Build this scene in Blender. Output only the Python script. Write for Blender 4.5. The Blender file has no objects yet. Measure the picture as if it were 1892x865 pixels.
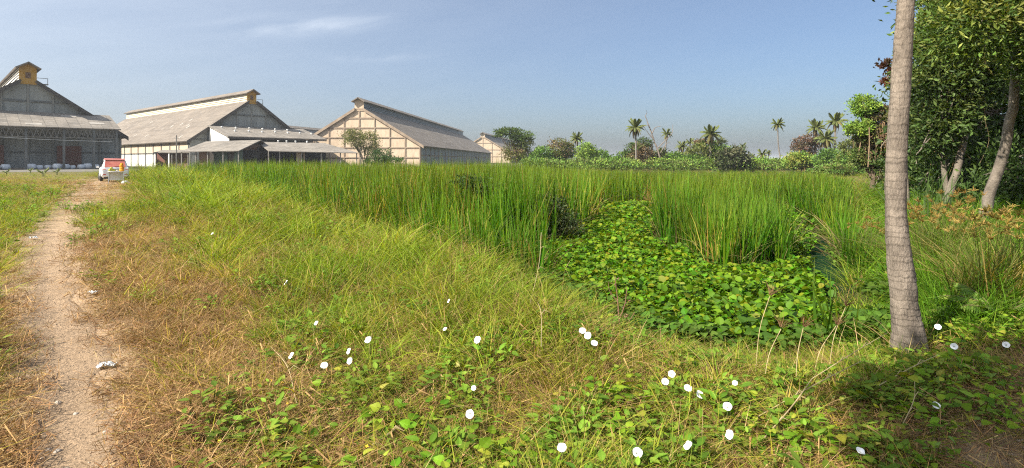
import bpy, math, random
import numpy as np
from mathutils import Vector, Matrix

SC = bpy.context.scene
R = math.radians
F, CX, HY, EH = 1040.0, 946.0, 296.0, 1.6      # focal length in photo pixels, principal column, horizon row, eye height

# ---------------------------------------------------------------- camera
cam_d = bpy.data.cameras.new('camera'); cam = bpy.data.objects.new('camera', cam_d)
SC.collection.objects.link(cam); SC.camera = cam
cam.location = (0, 0, EH); cam.rotation_euler = (R(90), 0, 0)
cam_d.sensor_fit = 'HORIZONTAL'; cam_d.sensor_width = 36.0; cam_d.lens = 36.0 * F / 1892.0
cam_d.shift_y = -(432.5 - HY) / 1892.0
cam_d.clip_start = 0.05; cam_d.clip_end = 12000

# ---------------------------------------------------------------- sky, sun, exposure
SUN_AZ, SUN_EL = R(237), R(41)                 # compass bearing clockwise from +Y: behind the camera, to its left
world = bpy.data.worlds.new('World'); SC.world = world; world.use_nodes = True
wn = world.node_tree; wn.nodes.clear()
def wnode(t, **k):
    n = wn.nodes.new(t)
    for a, b in k.items(): setattr(n, a, b)
    return n
def wmath(op, a, b=None, c=None):
    n = wnode('ShaderNodeMath', operation=op)
    for i, v in enumerate((a, b, c)):
        if v is None: continue
        if isinstance(v, (int, float)): n.inputs[i].default_value = v
        else: wn.links.new(v, n.inputs[i])
    return n.outputs[0]
sky = wnode('ShaderNodeTexSky', sky_type='NISHITA')
sky.sun_disc = False; sky.sun_elevation = SUN_EL; sky.sun_rotation = SUN_AZ
sky.altitude = 10; sky.air_density = 0.9; sky.dust_density = 2.6; sky.ozone_density = 4.5
tc = wnode('ShaderNodeTexCoord'); sx = wnode('ShaderNodeSeparateXYZ'); wn.links.new(tc.outputs['Generated'], sx.inputs[0])
az = wmath('ARCTAN2', sx.outputs[0], sx.outputs[1]); el = wmath('ARCSINE', sx.outputs[2])
cmb = wnode('ShaderNodeCombineXYZ'); wn.links.new(wmath('MULTIPLY', az, 3.2), cmb.inputs[0])
wn.links.new(wmath('ADD', wmath('MULTIPLY', el, 17.0), wmath('MULTIPLY', az, -3.0)), cmb.inputs[1])
nz = wnode('ShaderNodeTexNoise'); nz.inputs['Scale'].default_value = 1.7; nz.inputs['Detail'].default_value = 7
nz.inputs['Roughness'].default_value = 0.62; nz.inputs['Distortion'].default_value = 0.5
wn.links.new(cmb.outputs[0], nz.inputs['Vector'])
def band(val, lo, hi, soft):
    a = wnode('ShaderNodeMapRange', interpolation_type='SMOOTHSTEP'); wn.links.new(val, a.inputs[0])
    a.inputs[1].default_value = lo - soft; a.inputs[2].default_value = lo + soft
    b = wnode('ShaderNodeMapRange', interpolation_type='SMOOTHSTEP'); wn.links.new(val, b.inputs[0])
    b.inputs[1].default_value = hi - soft; b.inputs[2].default_value = hi + soft; b.inputs[3].default_value = 1; b.inputs[4].default_value = 0
    return wmath('MULTIPLY', a.outputs[0], b.outputs[0])
def streak(az0, az1, e0, slope, width, amount):   # a long thin cirrus streak: a band of elevation along a band of bearing
    mid = 0.5 * (az0 + az1)
    line = wmath('SUBTRACT', el, wmath('MULTIPLY_ADD', wmath('SUBTRACT', az, R(mid)), slope, R(e0)))
    g = wmath('DIVIDE', line, R(width)); g = wmath('POWER', 2.718, wmath('MULTIPLY', wmath('MULTIPLY', g, g), -1.0))
    return wmath('MULTIPLY', wmath('MULTIPLY', g, band(az, R(az0), R(az1), R(4.0))), amount)
m1 = streak(-27, -13, 12.6, 0.13, 0.75, 1.0)
m2 = streak(-17, -9, 10.0, 0.06, 0.4, 0.35)
thick = wnode('ShaderNodeMapRange'); wn.links.new(nz.outputs['Fac'], thick.inputs[0])
thick.inputs[1].default_value = 0.36; thick.inputs[2].default_value = 0.72
st = wmath('MULTIPLY', wmath('ADD', m1, m2), thick.outputs[0])
# thin high veil, whiter toward the sun's side of the sky (forward scattering)
TO_SUN = Vector((math.sin(SUN_AZ) * math.cos(SUN_EL), math.cos(SUN_AZ) * math.cos(SUN_EL), math.sin(SUN_EL)))
dt = wnode('ShaderNodeVectorMath', operation='DOT_PRODUCT'); wn.links.new(tc.outputs['Generated'], dt.inputs[0]); dt.inputs[1].default_value = TO_SUN
half = wmath('MULTIPLY_ADD', dt.outputs['Value'], 0.5, 0.5)
veil = wmath('MULTIPLY', wmath('POWER', half, 2.0), wmath('MULTIPLY_ADD', nz.outputs['Fac'], 0.5, 0.75))
mask = wmath('MINIMUM', wmath('ADD', wmath('MULTIPLY', st, 0.27), veil), 0.9)
mix = wnode('ShaderNodeMix', data_type='RGBA'); wn.links.new(mask, mix.inputs[0])
wn.links.new(sky.outputs[0], mix.inputs[6]); mix.inputs[7].default_value = (7.6, 8.1, 8.7, 1)
bg = wnode('ShaderNodeBackground'); bg.inputs[1].default_value = 0.069
wo = wnode('ShaderNodeOutputWorld'); wn.links.new(mix.outputs[2], bg.inputs[0]); wn.links.new(bg.outputs[0], wo.inputs[0])

sun_d = bpy.data.lights.new('sun', 'SUN'); sun = bpy.data.objects.new('sun', sun_d); SC.collection.objects.link(sun)
sun_d.energy = 4.6; sun_d.angle = R(0.53); sun_d.color = (1.0, 0.925, 0.80)
sun.rotation_euler = TO_SUN.to_track_quat('Z', 'Y').to_euler()
sun.location = TO_SUN * 60
vs = SC.view_settings; vs.view_transform = 'Standard'; vs.look = 'None'; vs.exposure = 1.08; vs.gamma = 1.0; vs.use_curve_mapping = False
SC.render.engine = 'CYCLES'
cy = SC.cycles; cy.use_adaptive_sampling = True; cy.adaptive_threshold = 0.02; cy.max_bounces = 5; cy.diffuse_bounces = 2; cy.glossy_bounces = 2; cy.transmission_bounces = 4; cy.transparent_max_bounces = 6
cy.caustics_reflective = False; cy.caustics_refractive = False; cy.use_denoising = False; cy.pixel_filter_type = 'BLACKMAN_HARRIS'; cy.filter_width = 1.15; cy.denoiser = 'OPENIMAGEDENOISE'; cy.denoising_prefilter = 'ACCURATE'; cy.denoising_input_passes = 'RGB_ALBEDO_NORMAL'; cy.sample_clamp_indirect = 6

# ---------------------------------------------------------------- helpers
rng = np.random.default_rng(11); random.seed(5)
COL = SC.collection
def gp(px, py, z=0.0):                 # photo pixel -> point of the level z
    d = (EH - z) * F / (py - HY); return ((px - CX) / F * d, d, z)
def wp(px, py, d):                     # photo pixel at a distance d -> point
    return ((px - CX) / F * d, d, EH - (py - HY) / F * d)
def tag(o, label=None, cat=None, group=None, kind=None):
    for k, v in (('label', label), ('category', cat), ('group', group), ('kind', kind)):
        if v: o[k] = v
    return o
def link(o, parent=None):
    COL.objects.link(o)
    if parent: o.parent = parent
    return o
def empty(name, loc=(0, 0, 0), rz=0.0):
    o = bpy.data.objects.new(name, None); COL.objects.link(o); o.location = loc; o.rotation_euler = (0, 0, rz); o.empty_display_size = 0.3
    return o
def rawmesh(name, v, f, mat=None, cols=None, smooth=False):
    """v (N,3); f list of faces, or a list of int arrays (each all tris or all quads); cols (N,3) point colours"""
    me = bpy.data.meshes.new(name)
    v = np.asarray(v, np.float32).reshape(-1, 3)
    if len(f) and isinstance(f[0], np.ndarray):
        ls = np.concatenate([a.ravel() for a in f]).astype(np.int32)
        sz = np.concatenate([np.full(len(a), a.shape[1], np.int32) for a in f])
        st_ = np.concatenate([[0], np.cumsum(sz)[:-1]]).astype(np.int32)
        me.vertices.add(len(v)); me.vertices.foreach_set('co', v.ravel())
        me.loops.add(len(ls)); me.loops.foreach_set('vertex_index', ls)
        me.polygons.add(len(sz)); me.polygons.foreach_set('loop_start', st_); me.polygons.foreach_set('loop_total', sz)
        me.update(calc_edges=True)
    else:
        me.from_pydata(v.tolist(), [], [list(map(int, q)) for q in f]); me.update()
    if cols is not None:
        a = me.attributes.new('Col', 'FLOAT_COLOR', 'POINT')
        c4 = np.ones((len(v), 4), np.float32); c4[:, :3] = cols; a.data.foreach_set('color', c4.ravel())
    if smooth: me.polygons.foreach_set('use_smooth', np.ones(len(me.polygons), bool))
    if mat: me.materials.append(mat)
    return me
def mobj(name, me, parent=None):
    return link(bpy.data.objects.new(name, me), parent)

class MB:                              # collects shapes, builds ONE mesh
    def __init__(s): s.v = []; s.f = []
    def add(s, v, f):
        o = len(s.v); s.v += [tuple(p) for p in v]; s.f += [[i + o for i in q] for q in f]; return s
    def box(s, x0, x1, y0, y1, z0, z1):
        v = [(x, y, z) for z in (z0, z1) for y in (y0, y1) for x in (x0, x1)]
        return s.add(v, [(0, 2, 3, 1), (4, 5, 7, 6), (0, 1, 5, 4), (2, 6, 7, 3), (0, 4, 6, 2), (1, 3, 7, 5)])
    def slab(s, pts, n, t):            # polygon extruded by -n*t
        p = [Vector(q) for q in pts]; n = Vector(n).normalized(); k = len(p)
        q = [a - n * t for a in p]
        f = [tuple(range(k)), tuple(range(2 * k - 1, k - 1, -1))] + [(i, i + k, (i + 1) % k + k, (i + 1) % k) for i in range(k)]
        return s.add(p + q, f)
    def bar(s, a, b, w, h=None):
        a = Vector(a); b = Vector(b); d = (b - a).normalized(); h = h or w
        up = Vector((0, 0, 1)) if abs(d.z) < 0.95 else Vector((0, 1, 0))
        x = d.cross(up).normalized() * w * 0.5; y = x.cross(d).normalized() * h * 0.5
        v = [a - x - y, a + x - y, a + x + y, a - x + y, b - x - y, b + x - y, b + x + y, b - x + y]
        return s.add(v, [(0, 3, 2, 1), (4, 5, 6, 7), (0, 1, 5, 4), (1, 2, 6, 5), (2, 3, 7, 6), (3, 0, 4, 7)])
    def tube(s, pts, rad, n=8, cap=True):
        v, f = tube(pts, rad, n); k = len(pts)
        fs = [tuple(q) for q in f.tolist()]
        if cap: fs += [tuple(range(n - 1, -1, -1)), tuple(range((k - 1) * n, k * n))]
        return s.add(v.tolist(), fs)
    def disc(s, c, ax, r, t, n=16):
        c = Vector(c); ax = Vector(ax).normalized(); u = ax.orthogonal().normalized(); w = ax.cross(u)
        a = [c + (u * math.cos(i * 2 * math.pi / n) + w * math.sin(i * 2 * math.pi / n)) * r for i in range(n)]
        return s.slab(a, ax, t)
    def build(s, name, mat, parent=None, smooth=False):
        return mobj(name, rawmesh(name, s.v, s.f, mat, None, smooth), parent)
def tube(pts, rad, n=8):
    p = np.asarray(pts, float); k = len(p); rad = np.broadcast_to(np.asarray(rad, float), (k,))
    t = np.gradient(p, axis=0); t /= np.linalg.norm(t, axis=1)[:, None] + 1e-9
    ref = np.array([1.0, 0, 0]) if abs(t[0][0]) < 0.8 else np.array([0, 1.0, 0])
    u = np.cross(t, ref); u /= np.linalg.norm(u, axis=1)[:, None]; w = np.cross(t, u)
    a = np.arange(n) * 2 * np.pi / n
    v = p[:, None, :] + rad[:, None, None] * (np.cos(a)[None, :, None] * u[:, None, :] + np.sin(a)[None, :, None] * w[:, None, :])
    i = np.arange(k - 1)[:, None] * n; j = np.arange(n)[None, :]; j2 = (j + 1) % n
    f = np.stack([i + j, i + j2, i + n + j2, i + n + j], -1).reshape(-1, 4)
    return v.reshape(-1, 3), f
def spline(pts, k=12):                 # Catmull-Rom through points
    p = np.asarray(pts, float); p = np.vstack([2 * p[0] - p[1], p, 2 * p[-1] - p[-2]]); out = []
    for i in range(1, len(p) - 2):
        for t in np.linspace(0, 1, k, endpoint=False):
            a, b, c, d = p[i - 1], p[i], p[i + 1], p[i + 2]
            out.append(0.5 * (2 * b + (c - a) * t + (2 * a - 5 * b + 4 * c - d) * t * t + (3 * b - a - 3 * c + d) * t ** 3))
    out.append(p[-2]); return np.array(out)

# ---- materials
def newmat(name):
    m = bpy.data.materials.new(name); m.use_nodes = True; nt = m.node_tree; nt.nodes.clear()
    out = nt.nodes.new('ShaderNodeOutputMaterial'); b = nt.nodes.new('ShaderNodeBsdfPrincipled'); nt.links.new(b.outputs[0], out.inputs[0])
    return m, nt, b, out
def surf(name, c, rough=0.8, c2=None, scale=1.0, stretch=(1, 1, 1), amt=1.0, bump=0.0, bscale=8.0, spec=0.3, metal=0.0, c3=None, scale3=6.0, lo=0.35, hi=0.7):
    """a painted or weathered surface: base colour, stains of a second colour by noise, optional speckle of a third, fine relief"""
    m, nt, b, out = newmat(name)
    b.inputs['Roughness'].default_value = rough; b.inputs['Specular IOR Level'].default_value = spec; b.inputs['Metallic'].default_value = metal
    t = nt.nodes.new('ShaderNodeTexCoord'); mp = nt.nodes.new('ShaderNodeMapping'); mp.inputs['Scale'].default_value = stretch
    nt.links.new(t.outputs['Object'], mp.inputs[0])
    def noise(sc, det=6, rough_=0.6):
        n = nt.nodes.new('ShaderNodeTexNoise'); n.inputs['Scale'].default_value = sc; n.inputs['Detail'].default_value = det; n.inputs['Roughness'].default_value = rough_
        nt.links.new(mp.outputs[0], n.inputs['Vector']); return n
    def mixn(fac, a, bcol, a0, a1, k):
        r = nt.nodes.new('ShaderNodeMapRange'); r.inputs[1].default_value = a0; r.inputs[2].default_value = a1; r.inputs[4].default_value = k
        nt.links.new(fac, r.inputs[0]); x = nt.nodes.new('ShaderNodeMix'); x.data_type = 'RGBA'; nt.links.new(r.outputs[0], x.inputs[0])
        if isinstance(a, tuple): x.inputs[6].default_value = (*a, 1)
        else: nt.links.new(a, x.inputs[6])
        x.inputs[7].default_value = (*bcol, 1); return x.outputs[2]
    col = c
    if c2: col = mixn(noise(scale).outputs['Fac'], col, c2, lo, hi, amt)
    if c3: col = mixn(noise(scale3, 4).outputs['Fac'], col, c3, 0.5, 0.75, 0.8)
    if isinstance(col, tuple): b.inputs['Base Color'].default_value = (*col, 1)
    else: nt.links.new(col, b.inputs['Base Color'])
    if bump:
        n = noise(bscale, 5); bp = nt.nodes.new('ShaderNodeBump'); bp.inputs['Strength'].default_value = bump; bp.inputs['Distance'].default_value = 0.05
        nt.links.new(n.outputs['Fac'], bp.inputs['Height']); nt.links.new(bp.outputs[0], b.inputs['Normal'])
    return m
def leafmat(name, inst, rough=0.5, trans=0.28, spec=0.35):
    """vegetation: per-leaf colour stored on the mesh, times a per-plant tint when instanced"""
    m, nt, b, out = newmat(name)
    a = nt.nodes.new('ShaderNodeAttribute'); a.attribute_name = 'Col'; col = a.outputs['Color']
    if inst:
        i = nt.nodes.new('ShaderNodeAttribute'); i.attribute_name = 'tint'; i.attribute_type = 'INSTANCER'
        x = nt.nodes.new('ShaderNodeMix'); x.data_type = 'RGBA'; x.blend_type = 'MULTIPLY'; x.inputs[0].default_value = 1
        nt.links.new(col, x.inputs[6]); nt.links.new(i.outputs['Color'], x.inputs[7]); col = x.outputs[2]
    b.inputs['Roughness'].default_value = rough; b.inputs['Specular IOR Level'].default_value = spec
    nt.links.new(col, b.inputs['Base Color'])
    if trans:
        t = nt.nodes.new('ShaderNodeBsdfTranslucent'); g = nt.nodes.new('ShaderNodeMix'); g.data_type = 'RGBA'; g.blend_type = 'MULTIPLY'; g.inputs[0].default_value = 1
        nt.links.new(col, g.inputs[6]); g.inputs[7].default_value = (1.45, 1.35, 0.3, 1); nt.links.new(g.outputs[2], t.inputs[0])
        s = nt.nodes.new('ShaderNodeMixShader'); s.inputs[0].default_value = trans
        nt.links.new(b.outputs[0], s.inputs[1]); nt.links.new(t.outputs[0], s.inputs[2]); nt.links.new(s.outputs[0], out.inputs[0])
    return m
def gnoise(nt, t, s, det=8, r=0.65):
    n = nt.nodes.new('ShaderNodeTexNoise'); n.inputs['Scale'].default_value = s; n.inputs['Detail'].default_value = det; n.inputs['Roughness'].default_value = r
    nt.links.new(t.outputs['Object'], n.inputs['Vector']); return n.outputs['Fac']
def grain(nt, t, col, b, s1, s2, lo, hi, bump, dist):
    m = nt.nodes.new('ShaderNodeMath'); m.operation = 'ADD'; nt.links.new(gnoise(nt, t, s1), m.inputs[0]); nt.links.new(gnoise(nt, t, s2), m.inputs[1])
    r = nt.nodes.new('ShaderNodeMapRange'); r.inputs[1].default_value = .65; r.inputs[2].default_value = 1.35; r.inputs[3].default_value = lo; r.inputs[4].default_value = hi
    nt.links.new(m.outputs[0], r.inputs[0]); x = nt.nodes.new('ShaderNodeMix'); x.data_type = 'RGBA'; x.blend_type = 'MULTIPLY'; x.inputs[0].default_value = 1
    nt.links.new(col, x.inputs[6]); nt.links.new(r.outputs[0], x.inputs[7]); nt.links.new(x.outputs[2], b.inputs['Base Color'])
    bp = nt.nodes.new('ShaderNodeBump'); bp.inputs['Strength'].default_value = bump; bp.inputs['Distance'].default_value = dist
    nt.links.new(m.outputs[0], bp.inputs['Height']); nt.links.new(bp.outputs[0], b.inputs['Normal'])
    b.inputs['Roughness'].default_value = .95; b.inputs['Specular IOR Level'].default_value = .1
def barkmat(name, s1, s2, lo, hi, bump):
    m, nt, b, out = newmat(name); a = nt.nodes.new('ShaderNodeAttribute'); a.attribute_name = 'Col'; t = nt.nodes.new('ShaderNodeTexCoord'); grain(nt, t, a.outputs['Color'], b, s1, s2, lo, hi, bump, .02); return m
GRASS = leafmat('grass_blades', True, 0.65, 0.35, 0.1)
STRAW = leafmat('straw', True, 0.85, 0.12, 0.15)
GRASS_R = leafmat('grass_blades_joined', False, 0.65, 0.36, 0.1)
STRAW_R = leafmat('straw_joined', False, 0.85, 0.12, 0.15)
GLOSSY = leafmat('glossy_leaves', True, 0.55, 0.28, 0.12)
LEAF = leafmat('tree_leaves', False, 0.55, 0.22, 0.15)
LEAFG = leafmat('glossy_tree_leaves', False, 0.5, 0.25, 0.2)
BARKC = barkmat('bark', 4.0, 28.0, .5, 1.4, .9)

# ---------------------------------------------------------------- ground
def noise2(x, y, s, seed=0):           # smooth value noise
    r = np.random.default_rng(seed).random((64, 64)); X = np.asarray(x, float) / s; Y = np.asarray(y, float) / s
    xi = np.floor(X).astype(int); yi = np.floor(Y).astype(int); fx = X - xi; fy = Y - yi
    fx = fx * fx * (3 - 2 * fx); fy = fy * fy * (3 - 2 * fy)
    g = lambda a, b: r[a % 64, b % 64]
    return (g(xi, yi) * (1 - fx) + g(xi + 1, yi) * fx) * (1 - fy) + (g(xi, yi + 1) * (1 - fx) + g(xi + 1, yi + 1) * fx) * fy
PZ = -0.28                              # level of the floating plants at the pond's edge
POND = [gp(a, b, PZ)[:2] for a, b in ((330, 331), (395, 352), (560, 393), (700, 430), (800, 466), (950, 503), (1050, 543), (1150, 602), (1300, 652),
        (1450, 676), (1565, 660), (1600, 580), (1600, 490), (1590, 430), (1580, 380), (1575, 345))] + [(46, 88), (-2, 96), (-48, 84)]
def sdf(poly, x, y):                   # signed distance, negative inside
    x = np.asarray(x, float); y = np.asarray(y, float); d = np.full(x.shape, 1e9); ins = np.zeros(x.shape, bool); n = len(poly)
    for i in range(n):
        ax, ay = poly[i]; bx, by = poly[(i + 1) % n]; ex, ey = bx - ax, by - ay
        t = np.clip(((x - ax) * ex + (y - ay) * ey) / (ex * ex + ey * ey), 0, 1)
        d = np.minimum(d, np.hypot(x - ax - t * ex, y - ay - t * ey))
        c = ((ay > y) != (by > y)) & (x < (bx - ax) * (y - ay) / (by - ay + 1e-12) + ax); ins ^= c
    return np.where(ins, -d, d)
PATHC = [gp(a, b)[:2] for a, b in ((197, 331), (178, 343), (150, 365), (120, 397), (100, 432), (90, 472), (92, 520), (104, 580), (115, 640), (126, 700), (132, 780), (124, 865))] + [(-1.75, 1.8), (-1.5, 0), (-1.3, -6)]
PATHW = [1.1, .9, .75, .62, .55, .50, .50, .50, .50, .50, .54, .58, .58, .55, .55]
_pc = spline([(a, b, w) for (a, b), w in zip(PATHC, PATHW)], 10)
def pathdist(x, y):                    # distance to the path's middle, in half widths
    x = np.asarray(x, float).ravel(); y = np.asarray(y, float).ravel()
    out = np.full(x.shape, 1e9)
    for i in range(len(_pc)):
        out = np.minimum(out, np.hypot(x - _pc[i, 0], y - _pc[i, 1]) / (_pc[i, 2] * 0.5))
    return out
def hz(x, y):                          # height of the ground
    x = np.asarray(x, float); y = np.asarray(y, float); s = sdf(POND, x, y)
    w = np.clip(0.55 + 0.03 * np.hypot(x, y), 0.9, 2.5)
    t = np.clip(s / (w * 1.6), 0, 1); t = t * t * (3 - 2 * t)
    z = PZ * (1 - t) + np.where(s < 0, np.clip(s * 0.35, -0.35, 0), 0)
    near = np.clip(1 - np.hypot(x, y) / 90, 0, 1)
    z = z + t * near * ((noise2(x, y, 1.7, 1) - 0.5) * 0.10 + (noise2(x, y, 0.5, 2) - 0.5) * 0.035)
    pd = pathdist(x, y).reshape(x.shape); z = z - 0.05 * np.exp(-(pd * 0.9) ** 2) * near
    return z
def hz1(x, y): return float(hz(np.array([x]), np.array([y]))[0])

# zones of the bank, read off the photograph: px, py, dryness, density, height, creeper, bareness
ZN = np.array([
 (-80,305,.35,1,.28,0,0),(0,312,.35,1,.28,0,0),(60,360,.25,1,.26,.1,0),(30,480,.35,1,.24,.3,0),(20,620,.65,.9,.15,0,.1),(30,800,.85,.7,.09,0,.3),(120,330,.4,1,.22,0,0),(10,400,.25,1,.28,.2,0),
 (200,420,.55,.9,.22,0,.1),(170,405,.1,1,.30,0,0),(225,360,.8,.6,.10,0,.4),(205,339,.8,.4,.06,0,.5),(222,343,.8,.5,.07,0,.4),(186,344,.8,.4,.06,0,.5),(280,450,.8,.9,.18,0,.2),(200,500,.9,.9,.16,0,.2),(250,530,.9,.9,.17,0,.2),(330,490,.65,.9,.2,0,.1),(350,550,.85,.9,.17,0,.15),(300,600,1,.9,.14,0,.3),(220,610,1,.85,.13,0,.3),(390,620,.95,.9,.14,0,.2),(330,720,.8,.9,.11,.03,.25),(200,720,.95,.7,.09,0,.4),(250,840,.9,.5,.06,0,.7),(170,800,.9,.4,.06,0,.8),
 (450,830,.75,.8,.08,.04,.35),(600,820,.78,.8,.10,.08,.3),(500,720,.62,.9,.11,.06,.2),(430,700,.85,.9,.11,.03,.2),(600,740,.62,.9,.11,.1,.2),(720,820,.6,.85,.11,.25,.25),(400,480,.3,1,.32,.08,0),(350,385,.1,1,.55,0,0),(262,342,.1,1,.85,0,0),(300,345,.1,1,1.1,0,0),(350,350,.08,1,1.1,0,0),(400,366,.08,1,.85,0,0),(280,362,.2,1,.5,0,0),(232,338,.35,1,.45,0,0),(330,325,.08,1,1.25,0,0),(290,322,.1,1,1.2,0,0),
 (480,420,.15,1,.40,.1,0),(600,520,.2,1,.34,.12,0),(500,560,.26,1,.27,.1,.05),(430,600,.8,.9,.16,0,.15),(560,620,.38,.95,.2,.12,.05),(650,620,.32,1,.24,.2,0),(760,480,.12,1,.36,0,0),(850,560,.16,1,.33,.15,0),
 (900,650,.22,1,.25,.35,0),(1000,600,.2,1,.30,.2,0),(1050,575,.2,1,.22,.25,0),(1150,625,.22,1,.16,.3,0),(1300,660,.28,1,.12,.25,0),(1450,672,.28,1,.13,.2,0),(750,740,.65,.8,.13,.12,.2),(850,800,.45,.8,.12,.45,.2),(950,800,.42,.8,.12,.9,.1),(1100,700,.25,1,.19,.35,0),(1150,800,.48,.8,.12,.9,.15),(1300,730,.32,1,.17,.35,0),
 (1400,820,.6,.75,.12,.7,.2),(1450,730,.32,1,.19,.2,0),(1560,690,.5,1,.17,.25,0),(1560,800,.75,.6,.08,.55,.4),(1700,680,.45,.5,.08,1,.3),(1750,640,.35,.6,.11,1,.1),(1780,800,.7,.2,.04,.15,1),
 (1880,830,.7,.1,.04,.03,1),(1880,760,.7,.2,.04,.2,.9),(1700,780,.6,.3,.06,.5,.7),(1860,680,.5,.4,.08,.9,.5),(1750,560,.08,1,.42,.4,0),(1850,540,.06,1,.45,.3,0),(1750,450,.1,1,.5,0,0),(1850,420,.1,1,.45,0,0),(1700,400,.1,1,.45,0,0),(1620,640,.2,1,.22,.15,0)], float)
def zone(x, y):
    x = np.asarray(x, float); y = np.maximum(np.asarray(y, float), 1.9)
    px = CX + F * x / y; py = np.minimum(HY + EH * F / y, 900); px = np.clip(px, -150, 2040)
    k = 5.0                            # rows near the horizon are squeezed: measure them in log depth
    a = np.stack([px / 130.0, np.log(np.maximum(py - HY, 4)) * k / 2.2], -1)
    b = np.stack([ZN[:, 0] / 130.0, np.log(np.maximum(ZN[:, 1] - HY, 4)) * k / 2.2], -1)
    d2 = ((a[:, None, :] - b[None]) ** 2).sum(-1) + 0.02; w = d2 ** -1.8
    return (w @ ZN[:, 2:]) / w.sum(1)[:, None]

def axis(lim, fine, far, step):
    a = list(np.arange(-fine if lim < 0 else 0, fine + 1e-6, step)) if lim < 0 else list(np.arange(0, fine + 1e-6, step))
    s, p = step, a[-1]
    while p < far: s *= 1.13; p += s; a.append(p)
    return a
xp = np.array(axis(0, 9, 5200, 0.16)); xs = np.concatenate([-xp[:0:-1], xp])
yp = np.array(axis(0, 14, 6200, 0.15)); ys = np.concatenate([-np.array([400, 160, 60, 25, 12, 6, 3, 1.5, 0.7])[:], yp])
GX, GY = np.meshgrid(xs, ys, indexing='xy'); gx, gy = GX.ravel(), GY.ravel(); gz = hz(gx, gy)
zn = np.vstack([zone(gx[i:i + 4000], gy[i:i + 4000]) for i in range(0, len(gx), 4000)])
c_soil = np.array((.34, .235, .15)); c_litter = np.array((.235, .165, .075)); c_green = np.array((.10, .105, .03)); c_mud = np.array((.045, .045, .022)); c_sand = np.array((.42, .30, .195))
dry = zn[:, 0:1]; bare = zn[:, 4:5]
gc = c_green * (1 - dry) + c_litter * dry; gc = gc * (1 - bare * .8) + c_soil * bare * .8
pdn = pathdist(gx, gy)[:, None]; pm = np.clip(2.4 - pdn * .9 - (noise2(gx, gy, .35, 4)[:, None] - .5) * 1.8, 0, 1) * .9; gc = gc * (1 - pm) + c_sand * pm
sp = sdf(POND, gx, gy)[:, None]; gm = np.clip(1 - sp / 1.0, 0, 1); gc = gc * (1 - gm) + c_mud * gm
farm = np.clip((gy[:, None] - 60) / 40, 0, 1); gc = gc * (1 - farm) + np.array((.10, .105, .04)) * farm
nx, ny = len(xs), len(ys); ii = (np.arange(ny - 1)[:, None] * nx + np.arange(nx - 1)[None]).ravel()
ground_m, nt, b, out = newmat('dry_ground')
a = nt.nodes.new('ShaderNodeAttribute'); a.attribute_name = 'Col'; t = nt.nodes.new('ShaderNodeTexCoord')
grain(nt, t, a.outputs['Color'], b, 2.5, 34.0, .62, 1.38, .8, .03)
g = mobj('ground', rawmesh('ground', np.stack([gx, gy, gz], 1), [np.stack([ii, ii + 1, ii + nx + 1, ii + nx], 1)], ground_m, gc, True)); tag(g, 'dry grassy bank and level ground reaching the horizon', kind='structure')

# trodden path: a sheet just above the ground with ragged edges
pv, pf, pcol = [], [], []; NW = 13
for i, (x, y, w) in enumerate(_pc):
    tx, ty = _pc[min(i + 1, len(_pc) - 1), :2] - _pc[max(i - 1, 0), :2]; n = math.hypot(tx, ty); nxv, nyv = -ty / n, tx / n
    wl = w * .5 * (1 + .9 * (noise2(y * 1.0, 0 * y, .35, 8) - .5)); wr = w * .5 * (1 + .9 * (noise2(y * 1.0 + 9, 0 * y, .3, 9) - .5))
    for j in range(NW):
        s = (j / (NW - 1)) * 2 - 1; k = s * (wr if s > 0 else wl); pv.append((x + nxv * k, y + nyv * k)); pcol.append(abs(s))
pv = np.array(pv); pz = hz(pv[:, 0], pv[:, 1]) + .010 - .02 * (np.array(pcol) > .98)
cc = np.array(pcol)[:, None] ** 2 * .6; pc_ = c_sand * 1.04 * (1 - cc) + np.array((.32, .23, .15)) * cc
m_path, nt, b, out = newmat('trodden_sand'); a = nt.nodes.new('ShaderNodeAttribute'); a.attribute_name = 'Col'; t = nt.nodes.new('ShaderNodeTexCoord')
grain(nt, t, a.outputs['Color'], b, 6.0, 38.0, .68, 1.24, 1.0, .045)
ii = (np.arange(len(_pc) - 1)[:, None] * NW + np.arange(NW - 1)[None]).ravel()
o = mobj('dirt_path', rawmesh('dirt_path', np.column_stack([pv, pz]), [np.stack([ii, ii + 1, ii + NW + 1, ii + NW], 1)], m_path, pc_, True)); tag(o, 'narrow trodden sandy path curving through the dry grass', kind='structure')

# pond water: a little of it shows in the ditch
m_w, nt, b, out = newmat('pond_water'); b.inputs['Base Color'].default_value = (.012, .034, .016, 1); b.inputs['Roughness'].default_value = .3; b.inputs['Specular IOR Level'].default_value = 0.0
o = mobj('water', rawmesh('water', [(a, b_, PZ - .06) for a, b_ in POND], [tuple(range(len(POND)))], m_w)); tag(o, 'dark green still water of the overgrown pond', kind='structure')
# concrete yard in front of the sheds
yd = [(-130, 60, .02), (-58, 78, .02), (-30, 104, .02), (-20, 150, .02), (-150, 150, .02)]
o = MB().slab(yd, (0, 0, 1), .06).build('yard', surf('yard_concrete', (.20, .185, .16), .9, (.13, .12, .10), .3, bump=.2)); tag(o, 'grey concrete yard in front of the warehouses', kind='structure')

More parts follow.
